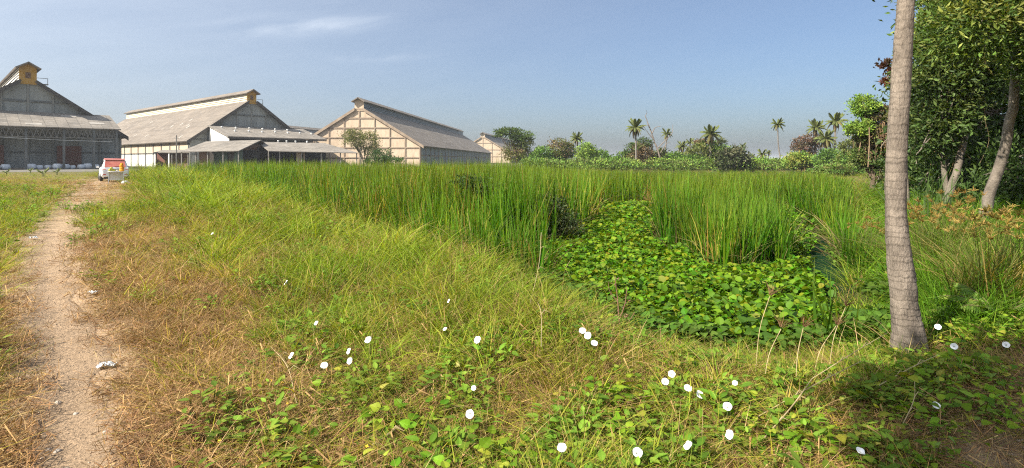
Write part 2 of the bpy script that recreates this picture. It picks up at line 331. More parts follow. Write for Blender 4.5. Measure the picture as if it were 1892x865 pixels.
# ---------------------------------------------------------------- warehouses
CON_S = surf('weathered_grey_concrete', (.325, .34, .325), .9, (.165, .175, .17), .8, (1, 1, .14), .9, .25, 3, c3=(.27, .275, .25), scale3=.5)
CON_SP = surf('grey_concrete_posts', (.30, .30, .275), .9, (.17, .17, .155), .8, (1, 1, .2), .9, .25, 3)
BEIGE = surf('beige_boards', (.62, .51, .38), .8, (.46, .36, .25), .6, (1, 1, .5), .7)
CON_P = surf('pale_pinkish_plaster', (.60, .475, .35), .9, (.47, .365, .26), .4, (1, 1, .4), .8, .2, 3, c3=(.40, .305, .22), scale3=1.6)
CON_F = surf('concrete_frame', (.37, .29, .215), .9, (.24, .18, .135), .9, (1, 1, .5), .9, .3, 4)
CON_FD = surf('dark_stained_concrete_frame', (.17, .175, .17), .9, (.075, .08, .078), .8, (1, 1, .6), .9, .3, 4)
CREAM = surf('cream_boards', (.66, .60, .46), .8, (.48, .43, .32), .6, (1, 1, .5), .7)
LOUV_D = surf('shade_toned_louvres', (.27, .29, .30), .8, (.17, .18, .19), .5, (1, 1, .5), .8)  # grey-blue dark tone puts the vents' shaded side into the colour
WHITE = surf('whitewash', (.78, .77, .73), .8, (.62, .60, .55), .5, (1, 1, .4), .8)
ROOF = surf('fibre_cement_roof', (.215, .185, .155), .9, (.15, .128, .108), .22, (1, .35, 1), .9, .4, 6, c3=(.27, .235, .20), scale3=.9)
ROOF2 = surf('weathered_shed_roof', (.25, .225, .195), .9, (.16, .145, .125), .3, (1, 1, 1), .9, .4, 6, c3=(.33, .30, .265), scale3=1.1)
ROOFP = surf('pale_new_roof_sheet', (.40, .37, .33), .8, (.30, .275, .24), 1.0)
OCHRE = surf('ochre_painted_boards', (.50, .29, .055), .8, (.36, .20, .05), .7, (1, 1, .4), .7)
RUST = surf('rust_red_door', (.20, .085, .06), .85, (.12, .06, .05), .6, (1, 1, .5), .8)
DARKM = surf('dark_fascia_and_interior_shade', (.055, .05, .046), .8, (.09, .08, .07), 1.0)
GREENW = surf('faded_green_boards', (.10, .14, .11), .85, (.06, .08, .065), .7)
BROWNW = surf('brown_boards', (.20, .12, .075), .85, (.11, .065, .045), .8)
STEEL = surf('grey_steel', (.25, .24, .22), .6, (.14, .12, .10), 2.0, metal=.3)
GALV = surf('galvanised_vent', (.72, .72, .70), .45, (.5, .5, .48), 2.0, metal=.2)

def sheet_rows(m, w, h):
    """overlapping sheet rows: per-sheet tone and a darker lap line, along the ridge (y) and down the slope (x)"""
    nt = m.node_tree; b = next(n for n in nt.nodes if n.type == 'BSDF_PRINCIPLED'); src = b.inputs['Base Color'].links[0].from_socket
    t = nt.nodes.new('ShaderNodeTexCoord'); sp_ = nt.nodes.new('ShaderNodeSeparateXYZ'); cb_ = nt.nodes.new('ShaderNodeCombineXYZ'); nt.links.new(t.outputs['Object'], sp_.inputs[0]); nt.links.new(sp_.outputs[1], cb_.inputs[0]); nt.links.new(sp_.outputs[0], cb_.inputs[1])
    k = nt.nodes.new('ShaderNodeTexBrick'); k.inputs['Scale'].default_value = 1.0; k.inputs['Brick Width'].default_value = w; k.inputs['Row Height'].default_value = h; k.inputs['Mortar Size'].default_value = .05; k.inputs['Bias'].default_value = -.1
    k.inputs['Color1'].default_value = (1.12, 1.1, 1.08, 1); k.inputs['Color2'].default_value = (.86, .86, .86, 1); k.inputs['Mortar'].default_value = (.62, .62, .62, 1); nt.links.new(cb_.outputs[0], k.inputs['Vector'])
    x = nt.nodes.new('ShaderNodeMix'); x.data_type = 'RGBA'; x.blend_type = 'MULTIPLY'; x.inputs[0].default_value = 1; nt.links.new(src, x.inputs[6]); nt.links.new(k.outputs[0], x.inputs[7]); nt.links.new(x.outputs[2], b.inputs['Base Color'])
sheet_rows(ROOF, 1.05, 2.0); sheet_rows(ROOF2, 1.05, 1.6)
def clip_poly(p, a, b, c):             # keep a*x+b*y<=c
    out = []
    for i in range(len(p)):
        P, Q = p[i], p[(i + 1) % len(p)]; fp = a * P[0] + b * P[1] - c; fq = a * Q[0] + b * Q[1] - c
        if fp <= 0: out.append(P)
        if (fp < 0) != (fq < 0) and fp != fq:
            t = fp / (fp - fq); out.append((P[0] + t * (Q[0] - P[0]), P[1] + t * (Q[1] - P[1])))
    return out
def warehouse(label, loc, rz, W, L, He, Ha, mon, wall, frame, side_l, side_r, louv_l, louv_r, monfront, ncol, beams, lower=None, patches=3):
    """gable front at local y=0 facing -y, ridge along +y; W half width, He eaves, Ha apex, mon=(half width, top, overhang start)"""
    t = empty('warehouse', loc, rz); tag(t, label, 'warehouse', 'long concrete warehouses with raised ridge vents')
    mw, mt = mon; sl = (Ha - He) / W; zr = lambda x: Ha - abs(x) * sl
    n_r = Vector((sl, 0, 1)).normalized(); n_l = Vector((-sl, 0, 1)).normalized(); oh, ov = .9, (.3 if wall is CON_P else .9)
    for s, n in ((-1, n_l), (1, n_r)):
        xo = s * (W + oh); pts = [(s * mw * .9, -ov, zr(mw * .9) + .35), (xo, -ov, zr(xo) + .35), (xo, L + ov, zr(xo) + .35), (s * mw * .9, L + ov, zr(mw * .9) + .35)]
        if s > 0: pts = [pts[0], pts[1], pts[2], pts[3]]
        else: pts = [pts[3], pts[2], pts[1], pts[0]]
        r = MB().slab(pts, n, .3).build('roof', ROOF, t)
        f = MB().slab([(s * mw * .9, -ov - .12, zr(mw * .9) + .42), (s * mw * .9, -ov - .12, zr(mw * .9) - .35), (xo, -ov - .12, zr(xo) - .35), (xo, -ov - .12, zr(xo) + .42)], (0, -s, 0), .1)
        f.build('barge_board', DARKM if wall is CON_S else frame, t)
        pr = random.Random(sum(map(ord, label)) % 999 + s)
        for _ in range(patches):
            x = s * pr.uniform(mw * 2.2, W * .95); y = pr.uniform(L * .05, L * .6)
            MB().slab([(x - .45, y, zr(x - .45) + .39), (x + .45, y, zr(x + .45) + .39), (x + .45, y + .9, zr(x + .45) + .39), (x - .45, y + .9, zr(x - .45) + .39)], n, .03).build('roof_sheet', ROOFP, r)
    core = MB().slab([(-W + .15, .25, 0), (W - .15, .25, 0), (W - .15, .25, He), (0, .25, Ha - .3), (-W + .15, .25, He)], (0, -1, 0), .3); core.build('wall', frame, t)
    MB().box(-W + .05, W - .05, L - .3, L, 0, He).build('wall', wall, t)
    # gable: panels recessed between posts and beams
    xs_ = np.linspace(-W, W, ncol + 1); zs = [0.0] + list(beams)
    tri = [(-W, He), (0, Ha), (W, He)]
    for i in range(ncol):
        for k in range(len(zs)):
            z0 = zs[k]; z1 = zs[k + 1] if k + 1 < len(zs) else Ha
            q = [(xs_[i] + .16, z0 + .16), (xs_[i + 1] - .16, z0 + .16), (xs_[i + 1] - .16, z1 - .16), (xs_[i] + .16, z1 - .16)]
            q = clip_poly(clip_poly(q, sl, 1, Ha - .15), -sl, 1, Ha - .15)
            if len(q) < 3: continue
            ar = abs(sum(q[j][0] * q[(j + 1) % len(q)][1] - q[(j + 1) % len(q)][0] * q[j][1] for j in range(len(q)))) * .5
            if ar < .4: continue
            pm_ = lower[1] if lower and k == 0 else wall
            MB().slab([(a, .12, b) for a, b in q], (0, -1, 0), .12).build('wall_panel', pm_, t)
    for i, x in enumerate(xs_):
        x = min(max(x, -W + .2), W - .2); MB().box(x - .13, x + .13, -.08, .24, 0, zr(abs(x) + .15) - .02).build('post', CON_SP if wall is CON_S else frame, t)
    for z in beams:
        hw = min(W, (Ha - z) / sl) - .25
        if hw > .8: MB().box(-hw, hw, -.06, .23, z - .16, z + .16).build('beam', frame, t)
    # side walls: bays of panels
    for s, mm in ((-1, side_l), (1, side_r)):
        if mm is None: continue
        MB().box(*sorted((s * (W - .35), s * (W - .12))), .3, L - .35, 0, He - .05).build('wall', frame, t)
        nb = max(4, int(L / 5.5)); bl = (L - .6) / nb
        for j in range(nb):
            y0 = .4 + j * bl
            for k, (z0, z1) in enumerate(((.15, He * .50), (He * .56, He - .35))):
                m_ = mm[0] if k == 0 else mm[1]
                MB().box(*sorted((s * (W - .12), s * (W - .02))), y0 + .2, y0 + bl - .2, z0, z1).build('wall_panel', m_, t)
            MB().box(*sorted((s * (W - .12), s * (W + .12))), y0 - .16, y0 + .16, 0, He - .08).build('post', frame, t)
    # raised ridge vent
    v = empty_child('ridge_vent', t)
    zb = zr(mw) - .1
    for s, mm in ((-1, louv_l), (1, louv_r)):
        ns = 6; hgt = (mt - mw * .62) - zb
        for j in range(ns):
            z0 = zb + hgt * j / ns
            MB().slab([(s * (mw + .04), 0, z0), (s * (mw + .04), L, z0), (s * (mw - .14), L, z0 + hgt / ns * .97), (s * (mw - .14), 0, z0 + hgt / ns * .97)], (s, 0, .2), .06).build('slat', mm, v)
        e = .6; ze = mt - (mw + e) * .62
        pts = [(0, -1.2, mt), (s * (mw + e), -1.2, ze), (s * (mw + e), L + .8, ze), (0, L + .8, mt)]
        MB().slab(pts if s > 0 else pts[::-1], Vector((s * .62, 0, 1)), .22).build('vent_roof', ROOF, v)
    MB().slab([(-mw, -.1, zb - mw * sl * .2), (mw, -.1, zb - mw * sl * .2), (mw, -.1, mt - mw * .62 - .25), (0, -.1, mt - .28), (-mw, -.1, mt - mw * .62 - .25)], (0, -1, 0), .25).build('vent_gable', monfront, v)
    if monfront is OCHRE:
        MB().box(-.35, .35, -.2, -.1, zb + .9, zb + 1.9).build('hatch', BROWNW, v)
        MB().box(mw, mw + 1.6, -.4, .3, zb - .1, zb + .05).bar((mw + 1.5, -.3, zb), (mw + 1.5, -.3, zb + 1.1), .08).bar((mw, -.3, zb + 1.05), (mw + 1.5, -.3, zb + 1.05), .08).build('ledge', STEEL, v)
    else: MB().box(-mw - .12, mw + .12, -.16, .2, zb + .2, zb + .45).build('band', frame, v)
    return t
def empty_child(name, parent):
    o = bpy.data.objects.new(name, None); COL.objects.link(o); o.parent = parent; return o
def rot_of(vx, vy): return math.atan2(-vx, vy)        # local +y -> (vx, vy)

# the one at the left edge, gable in shade, canopy along its front
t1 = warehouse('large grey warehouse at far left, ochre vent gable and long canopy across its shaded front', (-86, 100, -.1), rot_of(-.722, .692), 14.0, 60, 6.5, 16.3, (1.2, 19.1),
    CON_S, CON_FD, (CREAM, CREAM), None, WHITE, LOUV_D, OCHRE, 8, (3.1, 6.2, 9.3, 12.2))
c = empty_child('canopy', t1)
MB().slab([(-17, -.3, 10.3), (11.9, -.3, 10.3), (12.2, -8.2, 7.35), (-17, -8.2, 7.35)][::-1], (0, -.35, 1), .2).build('roof', ROOF2, c)
for x, y in ((-6.2, -2.0), (4.4, -1.4), (-1, -6.5), (8, -5)):
    z = 10.3 - (-.3 - y) * .373 + .05
    MB().slab([(x, y, z), (x + 2.2, y, z), (x + 2.2, y - .9, z - .336), (x, y - .9, z - .336)][::-1], (0, -.35, 1), .04).build('roof_sheet', ROOFP, c)
for x in (-11, -6, -1, 4, 8.2, 11.6): MB().box(x - .17, x + .17, -7.9, -7.55, 0, 7.1).build('post', CON_FD, c)
for x0, x1 in ((-16, -11), (-11, -6), (-6, -1), (-1, 4), (4, 8.2), (8.2, 11.6)):
    m = MB().bar((x0 + .2, -7.7, 7.0), (x1 - .2, -7.7, 7.0), .14).bar((x0 + .2, -7.7, 5.6), (x1 - .2, -7.7, 5.6), .12); n = 6
    for i in range(n):
        a, b = x0 + .2 + (x1 - x0 - .4) * i / n, x0 + .2 + (x1 - x0 - .4) * (i + .5) / n; e = x0 + .2 + (x1 - x0 - .4) * (i + 1) / n
        m.bar((a, -7.7, 5.6), (b, -7.7, 7.0), .08).bar((b, -7.7, 7.0), (e, -7.7, 5.6), .08)
    m.build('truss', STEEL, c)
for x0, x1 in ((-6.6, -3.2), (4.0, 7.6)):
    d = MB().box(x0, x1, -.3, -.14, 0, 4.3).build('door', RUST, t1)
    for k in range(1, 4): MB().box(x0 + .1, x1 - .1, -.36, -.3, 4.3 * k / 4 - .06, 4.3 * k / 4 + .06).build('rail', BROWNW, d)
MB().box(-14, 14, -.75, -.12, 0, .35).build('plinth', CON_F, t1)

# the middle one: long cream side in the sun, gable in shade
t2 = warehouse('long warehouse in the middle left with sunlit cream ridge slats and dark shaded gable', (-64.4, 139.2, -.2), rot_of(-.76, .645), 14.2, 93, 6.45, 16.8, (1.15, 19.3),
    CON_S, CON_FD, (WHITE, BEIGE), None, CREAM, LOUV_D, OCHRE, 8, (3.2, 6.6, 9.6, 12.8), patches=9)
# the third: gable in the sun
t3 = warehouse('warehouse with sunlit pinkish gable framed in a concrete grid and grey slatted ridge', (-40.7, 150, -.3), rot_of(math.sin(R(4.5)), math.cos(R(4.5))), 16.6, 160, 5.9, 16.1, (1.25, 18.6),
    CON_P, CON_F, None, (CON_S, CON_S), LOUV_D, LOUV_D, CON_P, 8, (2.6, 5.2, 7.9, 10.5, 13.1), patches=6)
t4 = warehouse('small distant warehouse with pale sunlit gable beside the flat-topped tree', (-17.2, 332, -.3), rot_of(math.sin(R(8)), math.cos(R(8))), 16.5, 130, 5.9, 15.9, (1.3, 18.4),
    CON_P, CON_F, None, (CON_S, CON_S), LOUV_D, LOUV_D, CON_P, 6, (4, 8, 12), patches=1)
t5 = warehouse('distant warehouse whose grey roof and ridge show behind the middle warehouse', (-111, 245, -.3), rot_of(math.sin(R(14)), math.cos(R(14))), 16.5, 130, 5.9, 15.9, (1.3, 18.3),
    CON_P, CON_F, None, (CON_S, CON_S), LOUV_D, LOUV_D, CON_P, 6, (4, 8, 12), patches=0)

# annexe leaning on the shaded gable of the middle warehouse (built in that warehouse's own frame)
an = empty('lean_to_annexe', (-64.4, 139.2, -.2), rot_of(-.76, .645)); tag(an, 'grey lean-to roof with small white vents and a white end wall before the middle warehouse', 'annexe')
x0, x1 = -10.2, 13.5
MB().slab([(x0 - .4, -.35, 10.0), (x1, -.35, 10.0), (x1, -11.8, 7.05), (x0 - .4, -11.8, 7.05)][::-1], (0, -.26, 1), .22).build('roof', ROOF2, an)
MB().slab([(x0, -.6, 0), (x0, -.6, 9.55), (x0, -11.2, 6.85), (x0, -11.2, 0)], (-1, 0, 0), .2).build('end_wall', WHITE, an)
MB().box(x0 + .3, x1 - .4, -11.0, -10.8, 0, 5.9).build('wall', BROWNW, an)
MB().box(x0 - .5, x1, -11.75, -11.6, 6.55, 6.8).build('fascia', DARKM, an)
for i in range(7):
    for y, k in ((-3.2, 0), (-6.6, 1)):
        x = x0 + 1.8 + i * 3.2 + k * 1.5
        if x > x1 - 1: continue
        z = 10.0 + (y + .35) * .2576
        m = MB(); m.tube([(x, y, z - .05), (x, y, z + .16)], .16, 8).tube([(x, y, z + .16), (x, y, z + .24), (x, y, z + .36), (x, y, z + .42)], [.24, .28, .2, .05], 8); m.build('roof_vent', GALV, an)
MB().slab([(3, -4, 9.16), (5.4, -4, 9.16), (5.4, -4.9, 8.93), (3, -4.9, 8.93)][::-1], (0, -.26, 1), .03).build('roof_sheet', ROOFP, an)

def shed(label, d0, ridge, eave, back, posts, walls, vents=(), roofm=ROOF2, cat='shed'):
    """open shed: front roof slope from ridge to eaves, back slope behind, posts under the eaves; points in photo pixels with a distance"""
    r0, r1 = (Vector(wp(*q)) for q in ridge); e0, e1 = (Vector(wp(*q)) for q in eave); b0, b1 = (Vector(wp(*q)) for q in back)
    base = Vector(((e0.x + e1.x) / 2, (e0.y + e1.y) / 2, 0)); o = empty('open_shed', base); tag(o, label, cat, 'low sheds in front of the warehouses')
    def up(n): return n if n.z > 0 else -n
    n1 = up((r1 - r0).cross(e0 - r0)).normalized(); n2 = up((r1 - r0).cross(b0 - r0)).normalized()
    q = [v - base for v in (r0, r1, e1, e0)]; rf = MB().slab(q, n1, .14).build('roof', roofm, o)
    q = [v - base for v in (r1, r0, b0, b1)]; MB().slab(q, n2, .14).build('roof', roofm, o)
    gz_ = -.05
    for t_ in posts:
        p = e0.lerp(e1, t_) - base; dirb = (r0 - e0); dirb.z = 0; p = p + dirb.normalized() * .5
        MB().box(p.x - .09, p.x + .09, p.y - .09, p.y + .09, gz_, p.z - .1 + .3 * (r0.z - e0.z) / max(1, (r0 - e0).length)).build('post', STEEL, o)
    for t_, s_, f_, m_, zt in walls:   # wall pieces between fractions t_..s_ along the eaves, f_ back toward the ridge
        a = e0.lerp(e1, t_).lerp(r0.lerp(r1, t_), f_) - base; b = e0.lerp(e1, s_).lerp(r0.lerp(r1, s_), f_) - base
        nrm = Vector((b.y - a.y, a.x - b.x, 0))
        if nrm.y > 0: nrm = -nrm
        MB().slab([(a.x, a.y, gz_), (b.x, b.y, gz_), (b.x, b.y, min(a.z, b.z) * zt), (a.x, a.y, min(a.z, b.z) * zt)], nrm, .12).build('wall', m_, o)
    for t_, f_ in vents:
        p = r0.lerp(r1, t_).lerp(e0.lerp(e1, t_), f_) - base
        MB().tube([(p.x, p.y, p.z - .05), (p.x, p.y, p.z + .24), (p.x, p.y, p.z + .27), (p.x, p.y, p.z + .42), (p.x, p.y, p.z + .47)], [.14, .14, .24, .2, .04], 8).build('roof_vent', GALV, rf)
    return o
shed('low shed with plain grey roof, brown boarding and dark doorway behind the tall grass', 108, ((380, 261.5, 118), (483, 258.5, 118)), ((331, 280.5, 107), (441, 278.5, 107)), ((392, 268, 124), (492, 266, 124)),
     (.02, .26, .46, .72, .98), ((.28, .45, .12, BROWNW, .97), (.47, .7, .25, GREENW, .97), (.74, .86, .2, DARKM, .85), (.86, 1.0, .15, GREENW, .97), (0, 1, .9, DARKM, .7)))  # near-black back wall: the shaded interior is put into its colour
shed('long open-fronted shed roof with four round vents, its far end near the pinkish gable', 122, ((474, 262, 124), (600, 264.5, 132)), ((497, 279, 112), (662, 282.5, 118)), ((480, 268, 130), (610, 270, 140)),
     (.0, .12, .36, .58, .8, .99), ((.32, .38, .1, CON_F, .98), (.4, .415, .1, CON_F, .98), (0, 1, .95, DARKM, .8)), ((.3, .02), (.42, .02), (.55, .02), (.72, .02)))  # back wall coloured near-black to paint the shade inside the shed
shed('small low lean-to roof before the whitewashed side wall', 112, ((300, 277.0, 118), (347, 276.5, 116)), ((284, 281.5, 112), (350, 281.5, 110)), ((300, 279, 122), (347, 279, 120)),
     (.05, .5, .95), ((.0, .35, .3, RUST, .95), (.4, .98, .35, BROWNW, .9)))
A_, B_ = Vector(wp(-40, 251, 88)), Vector(wp(207, 262, 101)); cbl = empty('cable', A_); tag(cbl, 'thin pale cable strung across the front of the left warehouse', 'cable')
MB().tube(spline([(0, 0, 0), tuple((B_ - A_) * .5 + Vector((0, 0, -.12))), tuple(B_ - A_)], 8).tolist(), .03, 5).build('wire', GALV, cbl)
# utility poles
for label, a, b, d in (('thin grey utility pole standing before the cream warehouse wall', (326, 250), (326, 303), 98), ('tall thin pole beside the leafy tree at the pinkish gable', (667, 241), (667, 305), 104)):
    p = wp(*a, d); o = empty('utility_pole', (p[0], d, -.2)); tag(o, label, 'pole', 'thin poles by the warehouses')
    MB().tube([(0, 0, 0), (0, 0, p[2] + .2)], [.12, .08], 8).build('shaft', STEEL, o)
    MB().box(-.35, .35, -.05, .05, p[2] - .35, p[2] - .25).build('crossarm', STEEL, o)
# sacks stacked along the foot of the left warehouse
SACKM = surf('woven_sack', (.80, .82, .84), .7, (.62, .67, .74), 2.5, bump=.3)
def sack_mesh():
    v, f = [], []; n, k = 10, 6
    for j in range(k + 1):
        ph = math.pi * j / k - math.pi / 2; r = (abs(math.cos(ph)) ** .45); z = .45 + .45 * math.sin(ph) * (1 if j < k else .9)
        for i in range(n):
            a = i * 2 * math.pi / n; s = (abs(math.cos(a)) ** .5) * (1 if math.cos(a) > 0 else -1); u = (abs(math.sin(a)) ** .5) * (1 if math.sin(a) > 0 else -1)
            v.append((s * .52 * r * (1 + .06 * math.sin(3 * a + j)), u * .5 * r, z))
    for j in range(k):
        for i in range(n): f.append((j * n + i, j * n + (i + 1) % n, (j + 1) * n + (i + 1) % n, (j + 1) * n + i))
    return rawmesh('bulk_sack', v, f, SACKM, None, True)
sm = sack_mesh(); M1 = Matrix.Translation((-86, 100, -.1)) @ Matrix.Rotation(rot_of(-.722, .692), 4, 'Z')
for i, x in enumerate([-8, -6.9, -5.8, -4.5, -3.4, -.2, .9, 2.1, 3.2, 4.4, 5.5, 6.6, 7.6, 8.8]):
    o = mobj('bulk_sack', sm); p = M1 @ Vector((x, -6.2 + .5 * math.sin(i * 2.1), .1)); o.location = p; o.rotation_euler = (0, 0, i * .7); s = 1.05 + .2 * math.sin(i * 1.7); o.scale = (s, s, s * .95)
    od = ('leftmost', 'second from the left', 'third from the left', 'fourth from the left', 'fifth from the left', 'sixth from the left', 'seventh from the left', 'eighth, near the middle', 'sixth from the right', 'fifth from the right', 'fourth from the right', 'third from the right', 'second from the right', 'rightmost')[i]
    tag(o, 'whitish bulk sack under the left warehouse canopy, %s in the row' % od, 'sack', 'bulk sacks under the canopy')

# ---------------------------------------------------------------- trees
def leaf_cloud(c, out, size, aspect, cols, droop=.2, jitter=.9, fold=.25):
    """one folded 4-vertex leaf at each c, pointing roughly along out"""
    n = len(c); d = out + rng.normal(0, jitter, (n, 3)); d[:, 2] -= droop; d /= np.linalg.norm(d, axis=1)[:, None] + 1e-9
    r = rng.normal(0, 1, (n, 3)); s = np.cross(d, r); s /= np.linalg.norm(s, axis=1)[:, None] + 1e-9; nn = np.cross(s, d)
    L = (size * rng.uniform(.6, 1.3, n))[:, None]; w = L * aspect * .5
    a = c; tip = c + d * L - nn * L * .12; m = c + d * L * .5
    l = m + s * w + nn * w * fold; q = m - s * w + nn * w * fold
    v = np.stack([a, l, tip, q], 1).reshape(-1, 3); k = np.arange(n)[:, None] * 4
    f = np.vstack([k + np.array([[0, 2, 1]]), k + np.array([[0, 3, 2]])])
    return v, f, np.repeat(cols, 4, axis=0)
def pick(pal, n, var=.22):
    p = np.array(pal, float)[rng.integers(0, len(pal), n)]; return np.clip(p * rng.uniform(1 - var, 1 + var, (n, 1)) * rng.uniform(.93, 1.07, (n, 3)), 0, 1)
def crown_mesh(name, lobes, nclump, per, size, pal, aspect=.5, cr=.28, mat=LEAF, shell=.55, droop=.2, drop=.12):
    V, Fc, C, o = [], [], [], 0
    vol = np.array([l[3] * l[4] + l[4] * l[5] for l in lobes]); vol = vol / vol.sum()
    for l, wgt in zip(lobes, vol):
        k = max(4, int(nclump * wgt)); u = rng.normal(0, 1, (k, 3)); u /= np.linalg.norm(u, axis=1)[:, None]
        rr = rng.uniform(shell, 1.0, (k, 1)) ** .8; rad = np.array(l[3:6]); cc = np.array(l[:3]) + u * rr * rad
        keep = rng.random(k) > drop; cc, u = cc[keep], u[keep]; k = len(cc)
        pp = pal if len(l) < 7 else l[6]; ccol = pick(pp, k, .3); m = rng.integers(int(per * .5), int(per * 1.5), k); idx = np.repeat(np.arange(k), m)
        sp_ = cr * rad.mean() * rng.uniform(.5, 1.3, (k, 1)); pos = cc[idx] + np.clip(rng.normal(0, 1, (len(idx), 3)), -1.6, 1.6) * sp_[idx] * np.clip(rad / rad.mean(), .35, 1.2) * np.array([1, 1, .75])
        cl = np.clip(ccol[idx] * rng.uniform(.7, 1.3, (len(idx), 1)), 0, 1)
        v, f, c = leaf_cloud(pos, u[idx] + np.array([0, 0, .3]), size, aspect, cl, droop); V.append(v); Fc.append(f + o); C.append(c); o += len(v)
    return rawmesh(name, np.vstack(V), [np.vstack(Fc)], mat, np.vstack(C))
def trunk_mesh(name, branches, col=(.16, .12, .085), n=7):
    V, Fq, C, o = [], [], [], 0
    for pts, r0, r1 in branches:
        p = spline(pts, 5); k = len(p); p = p + rng.normal(0, 1, p.shape) * (r0 * .12); v, f = tube(p, np.linspace(r0, r1, k), n); V.append(v); Fq.append(f + o); o += len(v)
        C.append(np.clip(np.array(col) * rng.uniform(.72, 1.25, (len(v), 1)), 0, 1))
    return rawmesh(name, np.vstack(V), [np.vstack(Fq)], BARKC, np.vstack(C), True)
G_DARK = [(0.078, 0.129, 0.028), (0.060, 0.100, 0.024), (0.103, 0.149, 0.035)]
G_MID = [(0.127, 0.226, 0.039), (0.165, 0.270, 0.047), (0.097, 0.192, 0.035)]
G_LIGHT = [(0.192, 0.304, 0.049), (0.245, 0.345, 0.057), (0.140, 0.244, 0.042)]
G_YEL = [(0.270, 0.269, 0.055), (0.203, 0.227, 0.049), (0.324, 0.298, 0.061)]
BRN = [(0.188, 0.125, 0.068), (0.237, 0.171, 0.096), (0.138, 0.098, 0.056)]
OLIVE = [(0.140, 0.171, 0.046), (0.180, 0.199, 0.060), (0.115, 0.133, 0.040)]
def tree(label, px, base_y, d, lobes_px, pal, group, nclump=150, per=26, size=.42, cat='tree', name='broadleaf_tree', trunk=True, aspect=.5, drop=.12, tr=.16, tcol=(.16, .12, .085), cr=.28, vines=None, shell=.55):
    """lobes_px: (px, py, rx, ry[, palette[, dy]]) ellipses in photo pixels at distance d, given depth like their width"""
    bx = (px - CX) / F * d; bz = EH - (base_y - HY) / F * d; bz = min(bz, .2)
    t = empty(name, (bx, d, bz)); tag(t, label, cat, group); lb = []
    for q in lobes_px:
        c = wp(q[0], q[1], d); rx, ry = q[2] * d / F * (1.08 if d > 50 else 1), q[3] * d / F * (1.12 if d > 50 else 1); dy = q[5] if len(q) > 5 else rng.uniform(-.4, .4) * rx
        lb.append((c[0] - bx, dy, c[2] - bz, rx, rx * .9, ry, q[4] if len(q) > 4 and q[4] else pal))
    if trunk:
        br = []; top = max(lb, key=lambda l: l[2]); br.append(([(0, 0, -.3), (top[0] * .15 + .05, 0, top[2] * .35), (top[0] * .6, top[1] * .5, top[2] * .7), (top[0], top[1], top[2])], tr, tr * .3))
        for l in lb:
            for _ in range(3):
                e = (l[0] + rng.uniform(-.6, .6) * l[3], l[1] + rng.uniform(-.6, .6) * l[4], l[2] + rng.uniform(-.2, .7) * l[5]); s = rng.uniform(.3, .6)
                br.append(([(l[0] * s * .7, l[1] * s * .5, max(l[2] * s, .2)), ((l[0] * s + e[0]) / 2 + rng.normal(0, .1) * l[3], (l[1] * s + e[1]) / 2, (l[2] * s + e[2]) / 2 + .15 * l[5]), e], tr * .5, tr * .1))
        mobj('trunk', trunk_mesh('trunk', br, tcol, 6), t)
    mobj('crown', crown_mesh('crown', lb, int(nclump * (1.3 if d > 50 else 1)), per, size, pal, aspect, cr, drop=drop, shell=shell), t)
    if vines:
        V, Fq, C, o = [], [], [], 0
        for (vx, vy0, vy1, cnt, sprd) in vines:
            for _ in range(cnt):
                p = np.array(wp(vx + rng.normal(0, sprd), vy0 + rng.normal(0, 4), d)) - np.array((bx, d, bz)); ln = (vy1 - vy0) * d / F * rng.uniform(.5, 1.1); y = rng.normal(0, .5)
                pts = [(p[0], y, p[2]), (p[0] + rng.normal(0, .08), y, p[2] - ln * .5), (p[0] + rng.normal(0, .15), y, max(p[2] - ln, -.1))]
                v, f = tube(spline(pts, 3), .012 * d / 12, 4); V.append(v); Fq.append(f + o); o += len(v); C.append(np.repeat(pick(BRN, 1, .4), len(v), 0))
        mobj('hanging_vines', rawmesh('hanging_vines', np.vstack(V), [np.vstack(Fq)], BARKC, np.vstack(C)), t)
    return t
FAR = 'trees along the far side of the reed bed'
# tree and shrub before the pinkish gable
tree('small airy tree in front of the pinkish gable, beside the tall thin pole', 672, 306, 102, ((655, 256, 20, 14), (678, 262, 20, 16), (688, 278, 14, 12), (648, 250, 12, 9)), [(.20, .21, .09), (.25, .24, .11), (.15, .16, .065)], 'plants before the warehouses', 260, 22, .26, drop=.22, tcol=(.20, .17, .13))
tree('dense dark green shrub with arching leaves at the foot of the pinkish gable', 708, 306, 98, ((703, 290, 15, 14), (722, 297, 18, 8), (690, 297, 12, 8)), [(.06, .11, .035), (.08, .14, .045)], 'plants before the warehouses', 90, 22, .55, 'shrub', 'leafy_shrub', False, .22)
# far tree line, left to right
tree('flat-topped dark umbrella tree with brown dead growth below, beside the distant warehouse', 955, 308, 112, ((940, 243, 22, 6.5), (962, 252, 22, 8), (925, 249, 11, 4), (968, 264, 16, 11, OLIVE), (950, 283, 20, 16, BRN + OLIVE), (972, 288, 14, 15, OLIVE)), G_DARK, FAR, 260, 24, .36, drop=.15, shell=.4)
tree('rounded brownish olive tree right of the umbrella tree', 1037, 308, 108, ((1035, 276, 20, 17, BRN + OLIVE), (1050, 284, 15, 17, G_DARK), (1030, 292, 18, 12, G_MID)), OLIVE, FAR, 190, 24, .36)
tree('low bright green bush between the umbrella tree and the brownish tree', 1001, 308, 106, ((1001, 286, 14, 13), (988, 292, 9, 10), (1012, 294, 10, 9)), G_MID, FAR, 110, 24, .36, 'bush', 'bush')
tree('upright yellowish green tree just right of the short palm', 1083, 308, 104, ((1082, 279, 13, 15), (1092, 288, 11, 14), (1075, 293, 12, 10)), G_LIGHT, FAR, 150, 24, .34)
tree('low green mound of bushes left of the gap in the tree line', 1113, 308, 108, ((1111, 290, 12, 10), (1124, 296, 11, 8), (1105, 299, 12, 7)), G_MID, FAR, 110, 22, .36, 'bush', 'bush')
